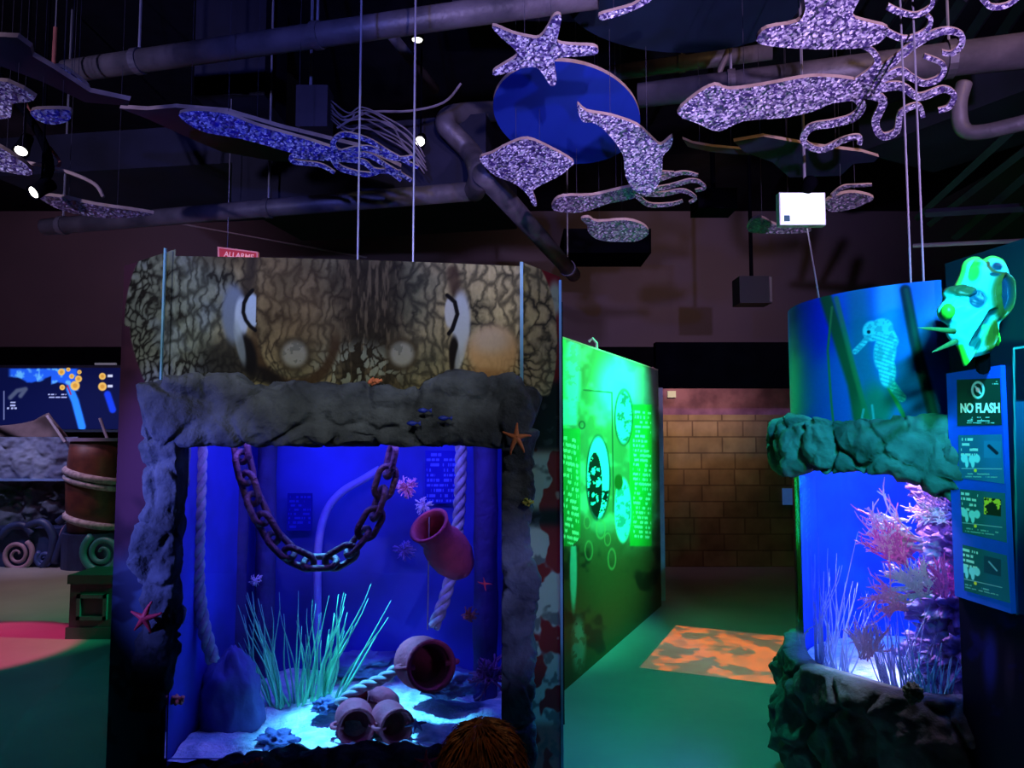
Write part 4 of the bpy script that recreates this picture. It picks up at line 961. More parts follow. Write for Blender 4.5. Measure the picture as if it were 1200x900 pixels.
cN = nslug(uu, vv_, rr_)
mb = MB(); front = []
for a, b, h in zip(uu, vv_, hgt): front.append(onY(a, b, 2.46)+Vector((0, -h, 0)))
back = [onY(a, b, 2.46)+Vector((0, .030*(1-r), 0))+Vector((0, .012, 0)) for a, b, r in zip(uu, vv_, rr_)]
fs_ = []
for l in (0, 1):
    for i in range(NR-1):
        for k in range(NT):
            j = (k+1) % NT; b0 = l*NR*NT; fs_.append((b0+i*NT+k, b0+i*NT+j, b0+(i+1)*NT+j, b0+(i+1)*NT+k))
    fs_.append(tuple(l*NR*NT+k for k in range(NT)))
for k in range(NT):
    j = (k+1) % NT; a = (NR-1)*NT; fs_.append((a+k, a+j, NR*NT+a+j, NR*NT+a+k))
mb.add(front+back, fs_); clA = np.concatenate([cN, cN])
mb.build('mantle', NM, NB, smooth=True, paint=lambda u, v: clA)
hb = onY(1111, 365, 2.42); MB().lathe([(.001, -.026), (.012, -.023), (.020, -.010), (.022, 0), (.020, .010), (.012, .022), (.001, .026)], Matrix.Translation(hb), 20).build('head', mat('slug_head', L3(120, 235, 60), .35), NB, smooth=True)
for a, b, nm in (((1118, 388), (1076, 384), 'horn'), ((1120, 400), (1092, 413), 'horn')):
    p = onY(a[0], a[1], 2.40); q = onY(b[0], b[1], 2.36); MB().tube([p, p.lerp(q, .35), p.lerp(q, .7), q], [.010, .008, .0055, .001], 10).build(nm, mat('slug_horn', L3(130, 150, 80), .4), NB, smooth=True)
MB().tube([onY(1150, 380, 2.47), onY(1152, 432, 2.52), Vector((onT(1152, 432).x, onT(1152, 432).y, onT(1152, 432).z))], .022, 10).build('support', BLACK, NB)

# ---------------------------------------------------------------- ceiling pipes and ducts
def pipe(pts, r, name, label, m=PIPE, collars=(), n=20, cat='pipe'):
    t = empty(name, pts[0], label, cat); MB().tube(pts, r, n).build('tube', m, t, smooth=True)
    P0, P1 = Vector(pts[0]), Vector(pts[-1])
    for f in collars:
        c = P0.lerp(P1, f); d = (P1-P0).normalized(); rr = r if not isinstance(r, (list, tuple)) else r[0]+(r[-1]-r[0])*f
        MB().tube([c-d*.022, c+d*.022], rr*1.14, n).build('collar', m, t, smooth=False)
        MB().tube([c, Vector((c.x, c.y, ZC))], .008, 6).build('hanger_rod', WIRE, t)
    return t
pipe([onZ(78, 84, 3.8), onZ(700, -6, 3.8)], .066, 'ceiling_pipe', 'thick pipe crossing the upper left ceiling, nearest to the top of the view', collars=(.16, .52))
pipe([onZ(52, 266, 3.2), onZ(556, 224, 3.2)], .062, 'ceiling_pipe', 'long pipe running above the octopus header to the bent pipe', collars=(.05, .56))
el = [onZ(556, 224, 3.2), onZ(562, 205, 3.22), onY(552, 180, 4.9), onY(532, 158, 4.9), onY(522, 145, 4.9), onY(534, 134, 5.0), onY(590, 130, 5.2)]
pipe(cr(el, 6), .07, 'bent_pipe', 'bent elbow pipe left of the blue oval board')
pipe([onZ(566, 203, 3.2), onZ(672, 322, 3.2)], .07, 'ceiling_pipe', 'pipe running away diagonally behind the glitter flatfish', collars=(.9,))
pipe([onZ(748, 112, 3.75), onZ(1230, 56, 3.75)], [.075, .10], 'ceiling_pipe', 'large brown pipe crossing behind the big squid at upper right', collars=(.25, .78))
pipe([onZ(700, 88, 4.2), onZ(905, 60, 4.2)], .055, 'ceiling_pipe', 'thin dark pipe behind the oval board and the upper squid', collars=(.5,))
pipe(cr([onY(1130, 98, 3.9), onY(1124, 122, 3.9), onY(1128, 150, 3.9), onY(1150, 155, 3.85), onY(1215, 140, 3.7)], 6), .04, 'bent_pipe', 'dark bent pipe hanging at the right edge below the brown pipe')
pipe([onY(860, 45, 4.6), onY(840, 90, 4.7), onY(842, 115, 4.7)], .02, 'hanger_pipe', 'short dark hanger pipe left of the upper squid')
pipe([onZ(458, 40, 4.2), onZ(510, 105, 4.2)], .035, 'ceiling_pipe', 'short slanting pipe between the two hanging wires')
for k, (a, b, c, d, lb) in enumerate(((690, -10, 700, 60, 'wide dark beam above the oval board'), (205, -10, 285, 60, 'dark upright duct behind the upper left pipe'))): pass
def duct(p, d, label, name='duct', m=DUCT, rz=0):
    return tag(MB().box(p, d, Matrix.Rotation(rz, 3, 'Z')).build(name, m), label, 'duct')
duct(Vector((-1.0, 5.7, 3.55)), (1.9, 1.1, .5), 'wide boxy duct behind the long pipe above the octopus header', rz=-.2)
duct(Vector((-2.0, 5.4, 4.45)), (.5, .5, .88), 'dark upright duct rising behind the upper left pipe')
duct(Vector((-2.9, 6.2, 3.75)), (2.0, 1.4, .3), 'large dark navy duct under the left ceiling', rz=-.15)
duct(onY(712, 288, 7.2)+Vector((0, .3, .05)), (.85, .6, .24), 'flat dark box under the glitter seal at the back', 'ventilation_box', m=BLACK)
# junction box with cables
jb = onY(369, 130, 4.7)
tag(MB().box(jb, (.20, .16, .27)).build('junction_box', mat('brown_box', (.06, .045, .05), .6)), 'dark square junction box beside the bundle of cables', 'box')
tag(MB().tube([jb+Vector((-.03, 0, .13)), Vector((jb.x-.03, jb.y, ZC))], .01, 6).build('hanger_rod', WIRE), 'thin rod holding the junction box from the ceiling', 'rod')
for i in range(7):
    o_ = i*4
    rj = random.Random(i); dj = lambda: rj.uniform(-5, 5)
    pts = [onY(388, 118+o_*.9, 4.68), onY(405+dj(), 130+o_*.9+dj(), 4.6), onY(425+dj(), 128+o_*.9+dj(), 4.55+i*.02), onY(455+dj(), 140+o_*.8+dj(), 4.6), onY(478+dj(), 158+o_*.7+dj(), 4.65), onY(498+dj()*.5, 184+o_*.8, 4.75)]
    tag(MB().tube(cr(pts, 5), .0055, 6).build('cable', mat('grey_cable', (.25, .2, .2), .6), None, smooth=True), 'grey cable in the curved bundle leaving the junction box', 'cable', 'cables of the junction box')
tag(MB().tube(cr([onY(395, 150, 4.6), onY(430, 132, 4.6), onY(480, 130, 4.6), onY(520, 120, 4.6), onY(540, 98, 4.6)], 5), .008, 6).build('cable', mat('grey_cable', (.3,)*3)), 'loose grey cable sweeping up right of the hanging wires', 'cable')
# cable trays at right
tr = empty('cable_tray', onY(1130, 240, 4.6), 'dark slatted cable tray structure at the right ceiling edge', 'cable tray')
for (a, b, c, d, y0, y1, w_) in ((1075, 255, 1200, 140, 5.6, 4.0, .03), (1090, 262, 1215, 165, 5.8, 4.2, .03), (1120, 278, 1215, 195, 5.8, 4.4, .035), (1150, 282, 1215, 232, 5.8, 4.6, .035), (1070, 288, 1200, 282, 5.6, 5.2, .015), (1085, 250, 1200, 243, 5.2, 4.8, .03)):
    MB().tube([onY(a, b, y0), onY(c, d, y1)], w_, 4).build('rail', DUCT if w_ > .02 else WIRE, tr)
for i in range(5): MB().tube([onZ(1060+i*36, -5, 4.5), onZ(1010+i*36, 70, 4.5)], .045, 4).build('rail', DUCT, tr)
duct(Vector((3.7, 5.6, 4.1)), (1.0, 1.6, .3), 'dark louvred duct in the right ceiling corner', rz=.5)
duct(Vector((.9, 4.9, 4.55)), (2.6, .18, .22), 'dark beam above the blue oval board', rz=.05)

# ---------------------------------------------------------------- hanging cut-outs
def cut(pts, z, tilt, name, label, cat, face=GL, thick=.022, roll=0.0, tents=(), tw_=7, group=None, wires=True, edge=WOOD, close=None):
    us = sum(p[0] for p in pts)/len(pts); vs2 = sum(p[1] for p in pts)/len(pts); c = onZ(us, vs2, z)
    n = Vector((math.sin(roll), -math.sin(tilt), -math.cos(tilt)*math.cos(roll))).normalized()
    t = empty(name, c, label, cat, group)
    P3 = [onP(a, b, c, n) for a, b in pts]
    MB().prism(P3, -n*thick, 0, 1).build('board', [face, edge], t)
    for line_ in tents:
        q = cr([Vector((a, b, 0)) for a, b in line_], 6); m = len(q); L = []; R = []
        for i, p in enumerate(q):
            d = (q[min(i+1, m-1)]-q[max(i-1, 0)]).normalized(); w2 = tw_*1.2*(1-.5*i/m)/2; nn = Vector((-d.y, d.x, 0))
            a = p+nn*w2; b = p-nn*w2; L.append(onP(a.x, a.y, c, n)); R.append(onP(b.x, b.y, c, n))
        mb = MB(); ext = -n*thick*.45; k = len(L); vsx = L+R+[p+ext for p in L]+[p+ext for p in R]; fsx = []; ms = []
        for i in range(k-1):
            mb_f = [(i, i+1, k+i+1, k+i), (2*k+i, 3*k+i, 3*k+i+1, 2*k+i+1), (i, 2*k+i, 2*k+i+1, i+1), (k+i, k+i+1, 3*k+i+1, 3*k+i)]
            fsx += mb_f; ms += [0, 1, 1, 1]
        fsx += [(0, k, 3*k, 2*k), (k-1, 3*k-1, 4*k-1, 2*k-1)]; ms += [1, 1]
        mb.add(vsx, fsx); mb.m = ms; mb.build('tentacle', [face, edge], t)
    if wires:
        ws = sorted(P3, key=lambda p: p.x); 
        for p in (ws[len(ws)//5], ws[-1-len(ws)//5]):
            q = p.lerp(c, .5); q = q-n*thick; MB().tube([q, Vector((q.x, q.y, ZC))], .0012, 5).build('suspension_wire', DWIRE, t)
    return t
def oval(cu, cv, ru, rv, n=48, rot=0): return [(cu+ru*math.cos(2*PI*i/n)*math.cos(rot)-rv*math.sin(2*PI*i/n)*math.sin(rot), cv+ru*math.cos(2*PI*i/n)*math.sin(rot)+rv*math.sin(2*PI*i/n)*math.cos(rot)) for i in range(n)]
T_ = math.radians(24)
def smooth2(pts, k=4):
    P_ = [Vector((a, b, 0)) for a, b in pts]; n = len(P_); out = []
    for i in range(n):
        p0, p1, p2, p3 = P_[i-1], P_[i], P_[(i+1) % n], P_[(i+2) % n]
        for j in range(k):
            t = j/k; q = 0.5*((2*p1)+(p2-p0)*t+(2*p0-5*p1+4*p2-p3)*t*t+(3*p1-p0-3*p2+p3)*t**3); out.append((q.x, q.y))
    return out
cut(oval(664, 132, 87, 59, 64, .18), 3.55, T_, 'oval_board', 'bright blue oval board hanging behind the glitter starfish', 'board', BLUEB, .03)
cut(smooth2([(577, 33), (581, 31), (600, 39), (621, 44), (632, 44), (641, 33), (648, 20), (655, 17), (658, 22), (655, 38), (654, 50), (672, 53), (694, 54), (701, 58), (698, 64), (680, 66), (662, 67), (650, 71), (651, 84), (652, 96), (648, 101), (643, 98), (637, 88), (628, 79), (612, 80), (596, 85), (580, 89), (578, 84), (590, 76), (606, 65), (601, 56), (588, 45)], 3), 3.45, T_, 'starfish_cutout', 'violet glitter starfish cut-out hanging over the blue oval board', 'hanging decoration')
cut(smooth2([(618, 163), (645, 174), (671, 189), (668, 196), (656, 206), (640, 214), (625, 223), (627, 232), (629, 241), (624, 240), (618, 228), (604, 216), (590, 210), (576, 203), (562, 186), (576, 180), (597, 169)], 3), 3.15, T_, 'flatfish_cutout', 'violet glitter ray cut-out hanging below the blue oval board', 'hanging decoration')
cut(smooth2([(677, 122), (688, 131), (716, 136), (747, 147), (765, 163), (775, 170), (788, 160), (786, 173), (777, 183), (776, 200), (772, 215), (761, 228), (744, 224), (733, 206), (730, 182), (716, 161), (698, 145), (684, 143), (678, 133)], 3), 3.2, T_, 'dolphin_cutout', 'violet glitter dolphin cut-out with green rim right of the ray', 'hanging decoration')
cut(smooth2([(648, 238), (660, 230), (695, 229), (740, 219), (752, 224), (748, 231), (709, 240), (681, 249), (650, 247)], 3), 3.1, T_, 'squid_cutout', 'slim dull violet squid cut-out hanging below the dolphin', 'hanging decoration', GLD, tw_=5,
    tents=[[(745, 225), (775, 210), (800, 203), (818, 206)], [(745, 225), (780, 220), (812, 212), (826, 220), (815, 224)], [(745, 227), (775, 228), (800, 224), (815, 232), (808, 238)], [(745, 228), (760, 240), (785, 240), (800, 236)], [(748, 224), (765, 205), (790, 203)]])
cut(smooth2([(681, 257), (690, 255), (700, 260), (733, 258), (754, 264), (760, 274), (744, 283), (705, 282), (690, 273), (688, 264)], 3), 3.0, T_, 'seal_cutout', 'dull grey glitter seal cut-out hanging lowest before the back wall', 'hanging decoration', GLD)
cut(smooth2([(794, 133), (815, 112), (838, 100), (855, 105), (895, 100), (937, 92), (962, 90), (997, 93), (1021, 101), (1018, 115), (976, 121), (955, 130), (920, 138), (871, 142), (843, 154), (818, 145)], 3), 3.2, T_, 'squid_cutout', 'large sparkling squid cut-out with long curling arms at upper right', 'hanging decoration', tw_=9,
    tents=[[(1005, 97), (1022, 84), (1029, 72), (1022, 60), (1010, 54)], [(1010, 100), (1046, 73), (1077, 49), (1105, 37), (1125, 40), (1127, 52), (1116, 63), (1104, 62)],
           [(1010, 104), (1035, 92), (1056, 84), (1068, 91), (1084, 98), (1102, 91), (1105, 76), (1083, 66)], [(1012, 108), (1053, 101), (1077, 114), (1105, 105), (1118, 112), (1112, 126), (1100, 130)],
           [(1000, 112), (1010, 124), (1000, 138), (976, 145), (950, 150), (942, 166), (962, 176), (990, 164), (1007, 161), (1007, 170)], [(1012, 110), (1035, 118), (1026, 143), (1034, 160), (1051, 154), (1056, 133), (1076, 124), (1082, 138)]])
cut(smooth2([(887, 45), (899, 33), (934, 26), (944, 10), (946, -15), (1010, -15), (999, 17), (1018, 26), (1041, 33), (1032, 49), (1011, 56), (969, 58), (920, 56), (892, 52)], 3), 3.35, T_, 'squid_cutout', 'wide sparkling squid cut-out cropped by the top of the view, above the large squid', 'hanging decoration', tw_=7,
    tents=[[(1036, 36), (1060, 46), (1084, 38), (1091, 24), (1086, 18)], [(1040, 8), (1053, 14), (1074, 18), (1091, 8), (1094, -8)], [(1150, -4), (1161, 8), (1179, 7), (1196, -4)]])
cut(smooth2([(702, 18), (722, 12), (742, 6), (758, -4), (764, 0), (745, 11), (725, 19), (706, 24)], 3), 3.6, T_, 'tentacle_cutout', 'thin pale glitter arm cut-out at the top edge, right of the starfish', 'hanging decoration', GL)
cut(smooth2(oval(800, -4, 140, 66, 40), 1), 3.9, T_, 'oval_board', 'huge dark teal oval board cropped by the top edge of the view', 'board', TEALB, .03)
cut(smooth2([(210, 133), (233, 130), (267, 134), (300, 147), (360, 164), (400, 178), (408, 186), (398, 190), (360, 184), (327, 175), (283, 163), (240, 155), (217, 143)], 3), 3.2, T_, 'squid_cutout', 'bright blue-lit glitter squid cut-out stretched out over the octopus header', 'hanging decoration', GLB, tw_=6,
    tents=[[(395, 180), (390, 168), (403, 158), (432, 165), (457, 180), (490, 197)], [(398, 183), (430, 182), (455, 196), (482, 212)], [(395, 186), (425, 190), (440, 200), (470, 202)], [(390, 186), (400, 198), (430, 205), (452, 200), (470, 212)],
           [(380, 185), (345, 183), (345, 190), (375, 194), (392, 203)], [(398, 180), (430, 174), (462, 186), (486, 184)]])
cut([(140, 127), (172, 139), (222, 162), (260, 178), (322, 189), (470, 196), (420, 172), (330, 150), (265, 131), (205, 126), (172, 129)], 3.35, T_, 'navy_board', 'dark navy board with pale edge behind the blue squid', 'board', NAVY, .03)
cut([(-20, 42), (20, 44), (36, 56), (38, 66), (62, 80), (105, 108), (152, 118), (150, 124), (100, 120), (50, 96), (18, 84), (-20, 70)], 3.3, T_, 'navy_board', 'dark board with pale rim at the top left corner', 'board', NAVY, .03)
cut(smooth2([(58, 82), (70, 78), (92, 92), (104, 104), (88, 102), (66, 92)], 3), 3.36, T_, 'fish_cutout', 'small pale glitter fish cut-out on top of the left rimmed board', 'hanging decoration', GL)
cut(smooth2([(36, 130), (60, 128), (82, 130), (80, 142), (60, 146), (42, 140)], 3), 3.1, T_, 'fish_cutout', 'small blue-lit glitter shell cut-out beside the left lamps', 'hanging decoration', GLB)
cut(smooth2([(-15, 100), (8, 96), (42, 114), (30, 120), (14, 122), (12, 138), (-15, 136)], 2), 3.15, T_, 'fish_cutout', 'violet glitter fish cut-out at the left edge above the spot lamps', 'hanging decoration', GL)
cut(smooth2([(-15, 168), (12, 180), (36, 198), (34, 206), (10, 202), (-15, 196)], 3), 3.0, T_, 'fish_cutout', 'violet glitter fish cut-out at the left edge below the upper lamp', 'hanging decoration', GL)
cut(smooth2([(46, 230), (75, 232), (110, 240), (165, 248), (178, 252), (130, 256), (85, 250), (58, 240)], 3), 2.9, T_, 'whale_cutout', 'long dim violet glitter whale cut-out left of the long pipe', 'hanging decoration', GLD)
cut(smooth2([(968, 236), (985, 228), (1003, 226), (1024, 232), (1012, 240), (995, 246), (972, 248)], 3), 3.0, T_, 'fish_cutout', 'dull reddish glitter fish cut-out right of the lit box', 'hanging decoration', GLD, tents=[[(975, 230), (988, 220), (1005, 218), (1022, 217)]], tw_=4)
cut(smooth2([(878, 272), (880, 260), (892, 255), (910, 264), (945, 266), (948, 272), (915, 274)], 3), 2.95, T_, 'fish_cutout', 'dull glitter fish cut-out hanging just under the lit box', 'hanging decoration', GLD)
cut([(860, 166), (895, 160), (960, 172), (1010, 178), (1030, 184), (1024, 190), (1000, 192), (985, 206), (925, 208), (905, 190), (872, 178)], 3.25, T_, 'navy_board', 'dark glossy board with wooden edge below the large squid', 'board', NAVY, .025)
cut([(800, 163), (812, 168), (835, 172), (880, 176), (878, 182), (830, 178), (806, 172)], 3.3, T_, 'navy_board', 'narrow dark board with pale rim left of the glossy board', 'board', NAVY, .02)

# ---------------------------------------------------------------- cables, lit box, speaker, lamps
def wire(a, b, label, r=.004, name='hanging_cable'):
    return tag(MB().tube([a, b], r, 6).build(name, WIRE), label, 'cable')
def hang(u, v1, ztop, y, label, r=.0045):
    a = onY(u, v1, y); wire(a, Vector((a.x, a.y, ZC)), label, r)
hang(419, 312, 5, 3.35, 'pale steel cable, left one of the pair rising from the octopus header', .005)
hang(484, 312, 5, 3.35, 'pale steel cable, right one of the pair rising from the octopus header', .005)
hang(1083, 344, 5, 3.1, 'pale steel cable, right one of the pair above the seahorse banner')
hang(1068, 346, 5, 3.15, 'pale steel cable, left one of the pair above the seahorse banner')
wire(onY(946, 268, 3.9), cyl(CR_-.03, math.radians(-166), 2.2), 'slanting pale cable from the lit box down to the seahorse banner')
lb_c = onY(940, 245, 4.0); fx = empty('light_box', lb_c, 'bright white lit square box hanging above the passage opening', 'lamp')
MB().box(lb_c+Vector((0, .02, 0)), (.25, .05, .18)).build('housing', mat('white_housing', (.7, .7, .7), .5), fx)
MB().box(lb_c+Vector((0, -.008, 0)), (.236, .004, .168)).build('lit_face', mat('lit_face', (.9, .95, .95), .4, emit=(.85, .97, 1.0), estr=1.15), fx)
MB().box(lb_c+Vector((-.088, -.012, -.055)), (.032, .004, .034)).build('symbol', mat('dark_teal_symbol', (.0, .12, .12), .5), fx)
MB().tube([lb_c+Vector((.03, .03, .09)), lb_c+Vector((.03, .03, .16)), Vector((lb_c.x+.03, lb_c.y+.03, ZC))], .008, 8).build('hanger_rod', WIRE, fx)
MB().lathe([(.001, -.05), (.03, -.05), (.04, .04), (.02, .06), (.001, .06)], Matrix.Translation(lb_c+Vector((.03, -.02, .12))) @ Matrix.Rotation(1.2, 4, 'X'), 16).build('lamp_head', BLACK, fx, smooth=True)
spk = onY(881, 342, 7.5); fx = empty('speaker', spk, 'black loudspeaker hanging on a rod above the passage opening', 'speaker')
MB().box(spk, (.32, .25, .27)).build('cabinet', mat('speaker_black', (.006, .005, .005), .6), fx)
MB().box(spk+Vector((.145, -.13, 0)), (.025, .01, .25)).build('side_trim', mat('speaker_trim', (.16, .12, .11), .5), fx)
MB().tube([spk+Vector((0, 0, .13)), Vector((spk.x, spk.y, ZC))], .02, 8).build('hanger_rod', BLACK, fx)
def spotlamp(u, v, y, direc, label):
    c = onY(u, v, y); d = Vector(direc).normalized(); t = empty('spot_lamp', c, label, 'lamp', None)
    q = d.to_track_quat('Z', 'Y').to_matrix().to_4x4(); M = Matrix.Translation(c) @ q
    MB().lathe([(.001, -.13), (.03, -.13), (.034, -.06), (.042, 0), (.036, 0), (.030, -.012), (.001, -.012)], M, 20).build('housing', BLACK, t, smooth=True); hs_ = t.children[0] if t.children else t
    MB().lathe([(.001, -.008), (.030, -.008), (.030, -.010), (.001, -.010)], M, 20).build('lens', mat('lamp_lens', (1, 1, .9), .3, emit=(1, .95, .8), estr=6), hs_)
    MB().tube([c-d*.06, c-d*.06+Vector((0, 0, .14)), Vector(((c-d*.06).x, (c-d*.06).y, ZC))], .007, 6).build('stem', BLACK, t)
    return t
spotlamp(24, 178, 3.9, (.1, -.55, -.8), 'upper one of two lit black spot lamps at the left edge')
spotlamp(38, 226, 3.9, (-.3, -.6, -.5), 'lower one of two lit black spot lamps at the left edge')
spotlamp(489, 48, 4.3, (0, -.1, -1), 'tiny spot lamp under the upper left pipe')
spotlamp(492, 166, 4.8, (0, -.6, -.4), 'small spot lamp at the end of the cable bundle')
tag(MB().tube([onY(65, 32, 4.6), onY(62, 90, 4.6)], .012, 8).build('rod', mat('rusty_rod', (.4, .12, .08), .6)), 'short rusty red rod hanging from the top left ceiling', 'rod')
wire(onY(65, 32, 4.6), Vector((onY(65, 32, 4.6).x, 4.6, ZC)), 'thin wire above the rusty red rod', .004)
tag(MB().tube(cr([onY(0, 90, 4.0), onY(22, 120, 4.0), onY(50, 165, 4.0), onY(58, 200, 3.95), onY(42, 222, 3.92)], 5), .022, 10).build('lamp_arm', BLACK, None, smooth=True), 'thick black bent arm carrying the left spot lamps', 'lamp arm')
tag(MB().tube(cr([onY(20, 100, 4.1), onY(50, 160, 4.1), onY(70, 190, 4.1), onY(58, 200, 4.0)], 5), .008, 8).build('cable', mat('rusty_rod', (.4, .12, .08))), 'reddish cable following the lamp arm at left', 'cable')
tag(MB().tube(cr([onY(30, 190, 4.0), onY(75, 200, 4.0), onY(110, 215, 4.0), onY(121, 231, 4.0)], 5), .010, 8).build('hoop', mat('pale_plywood_edge', (.5,)*3)), 'pale curved wooden strip below the left spot lamps', 'strip')
wire(onY(210, 262, 10.785), onY(430, 302, 10.785), 'thin pale conduit slanting along the back wall over the octopus header', .014, 'wall_conduit')
# projector fixture for floor image
pj = beam.location.copy(); fx = empty('projector', pj, 'black ceiling projector casting the orange image on the passage floor', 'projector')
MB().box(pj+Vector((0, 0, .12)), (.3, .25, .16)).build('housing', BLACK, fx)
MB().tube([pj+Vector((0, 0, .2)), Vector((pj.x, pj.y, ZC))], .02, 8).build('hanger_rod', BLACK, fx)

# alarm sign above the header
al = onY(279, 297, 5.2); ag = empty('alarm_sign', al, 'small red alarm sign with white letters above the octopus header', 'sign')
a0, a1, a2, a3 = onY(255, 306, 5.2), onY(302, 311, 5.2), onY(302, 295, 5.2), onY(255, 289, 5.2)
MB().prism([a0, a1, a2, a3], (0, .03, 0)).build('sign_board', mat('pale_red_edge', (.8, .35, .35), .5, emit=(.5, .12, .12), estr=.4), ag)
i0, i1, i2, i3 = [p+Vector((0, -.003, 0)) for p in (onY(257.5, 304, 5.2), onY(300.5, 308.5, 5.2), onY(300.5, 296.5, 5.2), onY(257, 291, 5.2))]
rf_ = MB().prism([i0, i1, i2, i3], (0, .003, 0)).build('red_face', mat('red_face', (.5, .02, .03), .5, emit=(.5, .02, .03), estr=.35), ag)
text('ALLARME', onY(262, 300.5, 5.19), onY(297, 304.5, 5.19), .037, (0, -1, 0), mat('pink_letters', (.9, .5, .5), .5, emit=(.9, .4, .4), estr=.4), rf_, bold=.02)
wire(Vector((al.x-.08, 5.21, al.z+.03)), Vector((al.x-.08, 5.21, ZC)), 'thin wire carrying the red alarm sign', .003)

# ---------------------------------------------------------------- far left zone
ds = onY(60, 465, 10.6); sc = empty('display_screen', onY(30, 500, 10.6), 'large wall display showing a blue sea map with yellow discs', 'screen')
def mpaint(u, v):
    c = const(u, (8, 14, 60)); 
    land = ss(-1.5, 1.5, (448-4*np.sin(u*.12)+6*fbm(u, v, 14, 2)-6+(u > 60)*8)-v)*ss(8, 14, u)*(1-ss(88, 94, u))*ss(431, 433, v)
    c = mixc(c, (30, 90, 230), land); c = mixc(c, (90, 170, 240), land*ss(.5, .7, fbm(u, v, 8, 7)))
    c = mixc(c, (40, 130, 250), line(u, v, [(82, 456), (88, 470), (96, 500)], 4.5, 1.5)); c = mixc(c, (150, 40, 90), line(u, v, [(79, 452), (83, 462)], 1, .7))
    c = mixc(c, (20, 60, 220), line(u, v, [(126, 462), (132, 480)], 4, 1.5))
    for a, b, r in ((72, 436, 4), (84, 441, 3), (92, 444, 4), (88, 452, 5.5), (73, 454, 3.2), (93, 436, 2.5), (120, 441, 4), (120, 453, 5), (80, 433, 2.5)):
        c = mixc(c, (225, 180, 90), ell(u, v, a, b, r, r, .15)); c = mixc(c, (180, 120, 40), ell(u, v, a, b, r*.5, r*.5, .3)*.6)
    c = mixc(c, (200, 210, 235), rec(u, v, 126, 439, 132, 442)+rec(u, v, 126, 451, 132, 454)); c = mixc(c, (70, 80, 110), line(u, v, [(12, 466), (20, 458), (30, 456), (24, 464)], 2.5, 1.5))
    c = mixc(c, (160, 170, 220), textm(u, v, 8, 22, 470, 480, 3.4, 3, 0, 6)+textm(u, v, 56, 78, 461, 466, 3, 4, 0, 6)); c = mixc(c, (120, 130, 180), rec(u, v, 4, 458, 5.2, 492)); return c
q0, q1 = onY(-40, 503, 10.6), onY(142, 431, 10.6)
MB().grid(lambda s, t: Vector((q0.x+(q1.x-q0.x)*s, 10.6, q0.z+(q1.z-q0.z)*t)), 300, 110).build('lit_panel', print_mat('map_screen', .4, 1.0), sc, paint=mpaint, recalc=False)
MB().box(((q0.x+q1.x)/2, 10.66, (q0.z+q1.z)/2), (q1.x-q0.x+.1, .1, q1.z-q0.z+.08)).build('housing', mat('screen_housing', (.03, .04, .07), .5), sc)
tag(MB().box(onY(132, 426.5, 10.78)+Vector((-.1, 0, 0)), (.3, .04, .03)).build('status_light', mat('dim_status_light', (.3, .3, .35), .5, emit=(.2, .2, .26), estr=.4)), 'small dim light strip above the right end of the wall display', 'light')

# touch pool case
tpx0, tpx1 = onY(-60, 600, 9.6).x, onY(88, 600, 9.6).x
tp = empty('touch_pool', ((tpx0+tpx1)/2, 9.9, 0), 'blue touch pool case with carved wave base under the wall display', 'display case')
PR = mat('pool_rock', (.34, .34, .46), .9, 0, (.12, .12, .22), 2.5, 1, 8)
zA, zB, zC2 = onY(40, 512, 9.6).z, onY(40, 563, 9.6).z, onY(40, 622, 9.6).z
def reliefpanel(z0, z1, y, amp, ns, seed, name, m):
    MB().grid(lambda s, t: Vector((tpx0+(tpx1-tpx0)*s, y-amp*abs(noise.fractal(Vector((s*(tpx1-tpx0)*ns, t*(z1-z0)*ns, seed)), 1, 2, 5)), z0+(z1-z0)*t)), 90, 40).build(name, m, tp, smooth=True, recalc=False)
reliefpanel(zB+.02, zA, 9.62, .12, 2.5, 3, 'upper_rock_panel', PR)
reliefpanel(zC2, zB, 9.85, .2, 3.0, 9, 'lower_rock_panel', mat('dark_pool_rock', (.15, .15, .2), .9, 0, (.03, .03, .06), 3, 1, 10))
MB().box(((tpx0+tpx1)/2, 9.56, zB+.01), (tpx1-tpx0, .05, .03)).build('rail', mat('blue_rail', (.25, .35, .7), .4), tp)
MB().box(((tpx0+tpx1)/2, 10.1, zA/2), (tpx1-tpx0, .4, zA)).build('core', BLACK, tp)
# wave base
WB = mat('navy_wave_paint', (.03, .05, .16), .5, 0, (.015, .02, .08), 3); WS = mat('pink_scroll_paint', (.45, .26, .36), .6)
bx0, bx1 = onY(-60, 640, 9.4).x, onY(112, 640, 9.4).x
MB().box(((bx0+bx1)/2, 9.65, (zC2+.05)/2), (bx1-bx0, .5, zC2+.05)).build('wave_base', WB, tp)
def scroll(u, v, R, mirror=1, m=WS, parent=tp, y=9.36, w=.035, name='scroll'):
    c = onY(u, v, y); pts = []
    for i in range(60):
        t = i/59; a = t*2.1*2*PI; r = R*(1-.85*t); pts.append(c+Vector((mirror*math.cos(a+2.2)*r, 0, math.sin(a+2.2)*r)))
    return MB().tube(pts, [w*(1-.6*i/59) for i in range(60)], 8).build(name, m, parent, smooth=True)
scroll(20, 650, .20, -1); scroll(92, 632, .22, 1); scroll(52, 655, .10, 1, mat('navy_scroll', (.05, .08, .3), .5))
for (pp, nm) in (([(30, 618), (50, 612), (62, 628), (60, 650), (50, 665)], 'wave_crest'), ([(68, 612), (80, 604), (88, 606), (76, 625), (64, 660)], 'wave_crest'), ([(0, 630), (12, 618), (28, 616), (38, 626)], 'wave_crest')):
    MB().tube(cr([onY(a, b, 9.36) for a, b in pp], 6), .05, 8).build(nm, WB, tp, smooth=True)
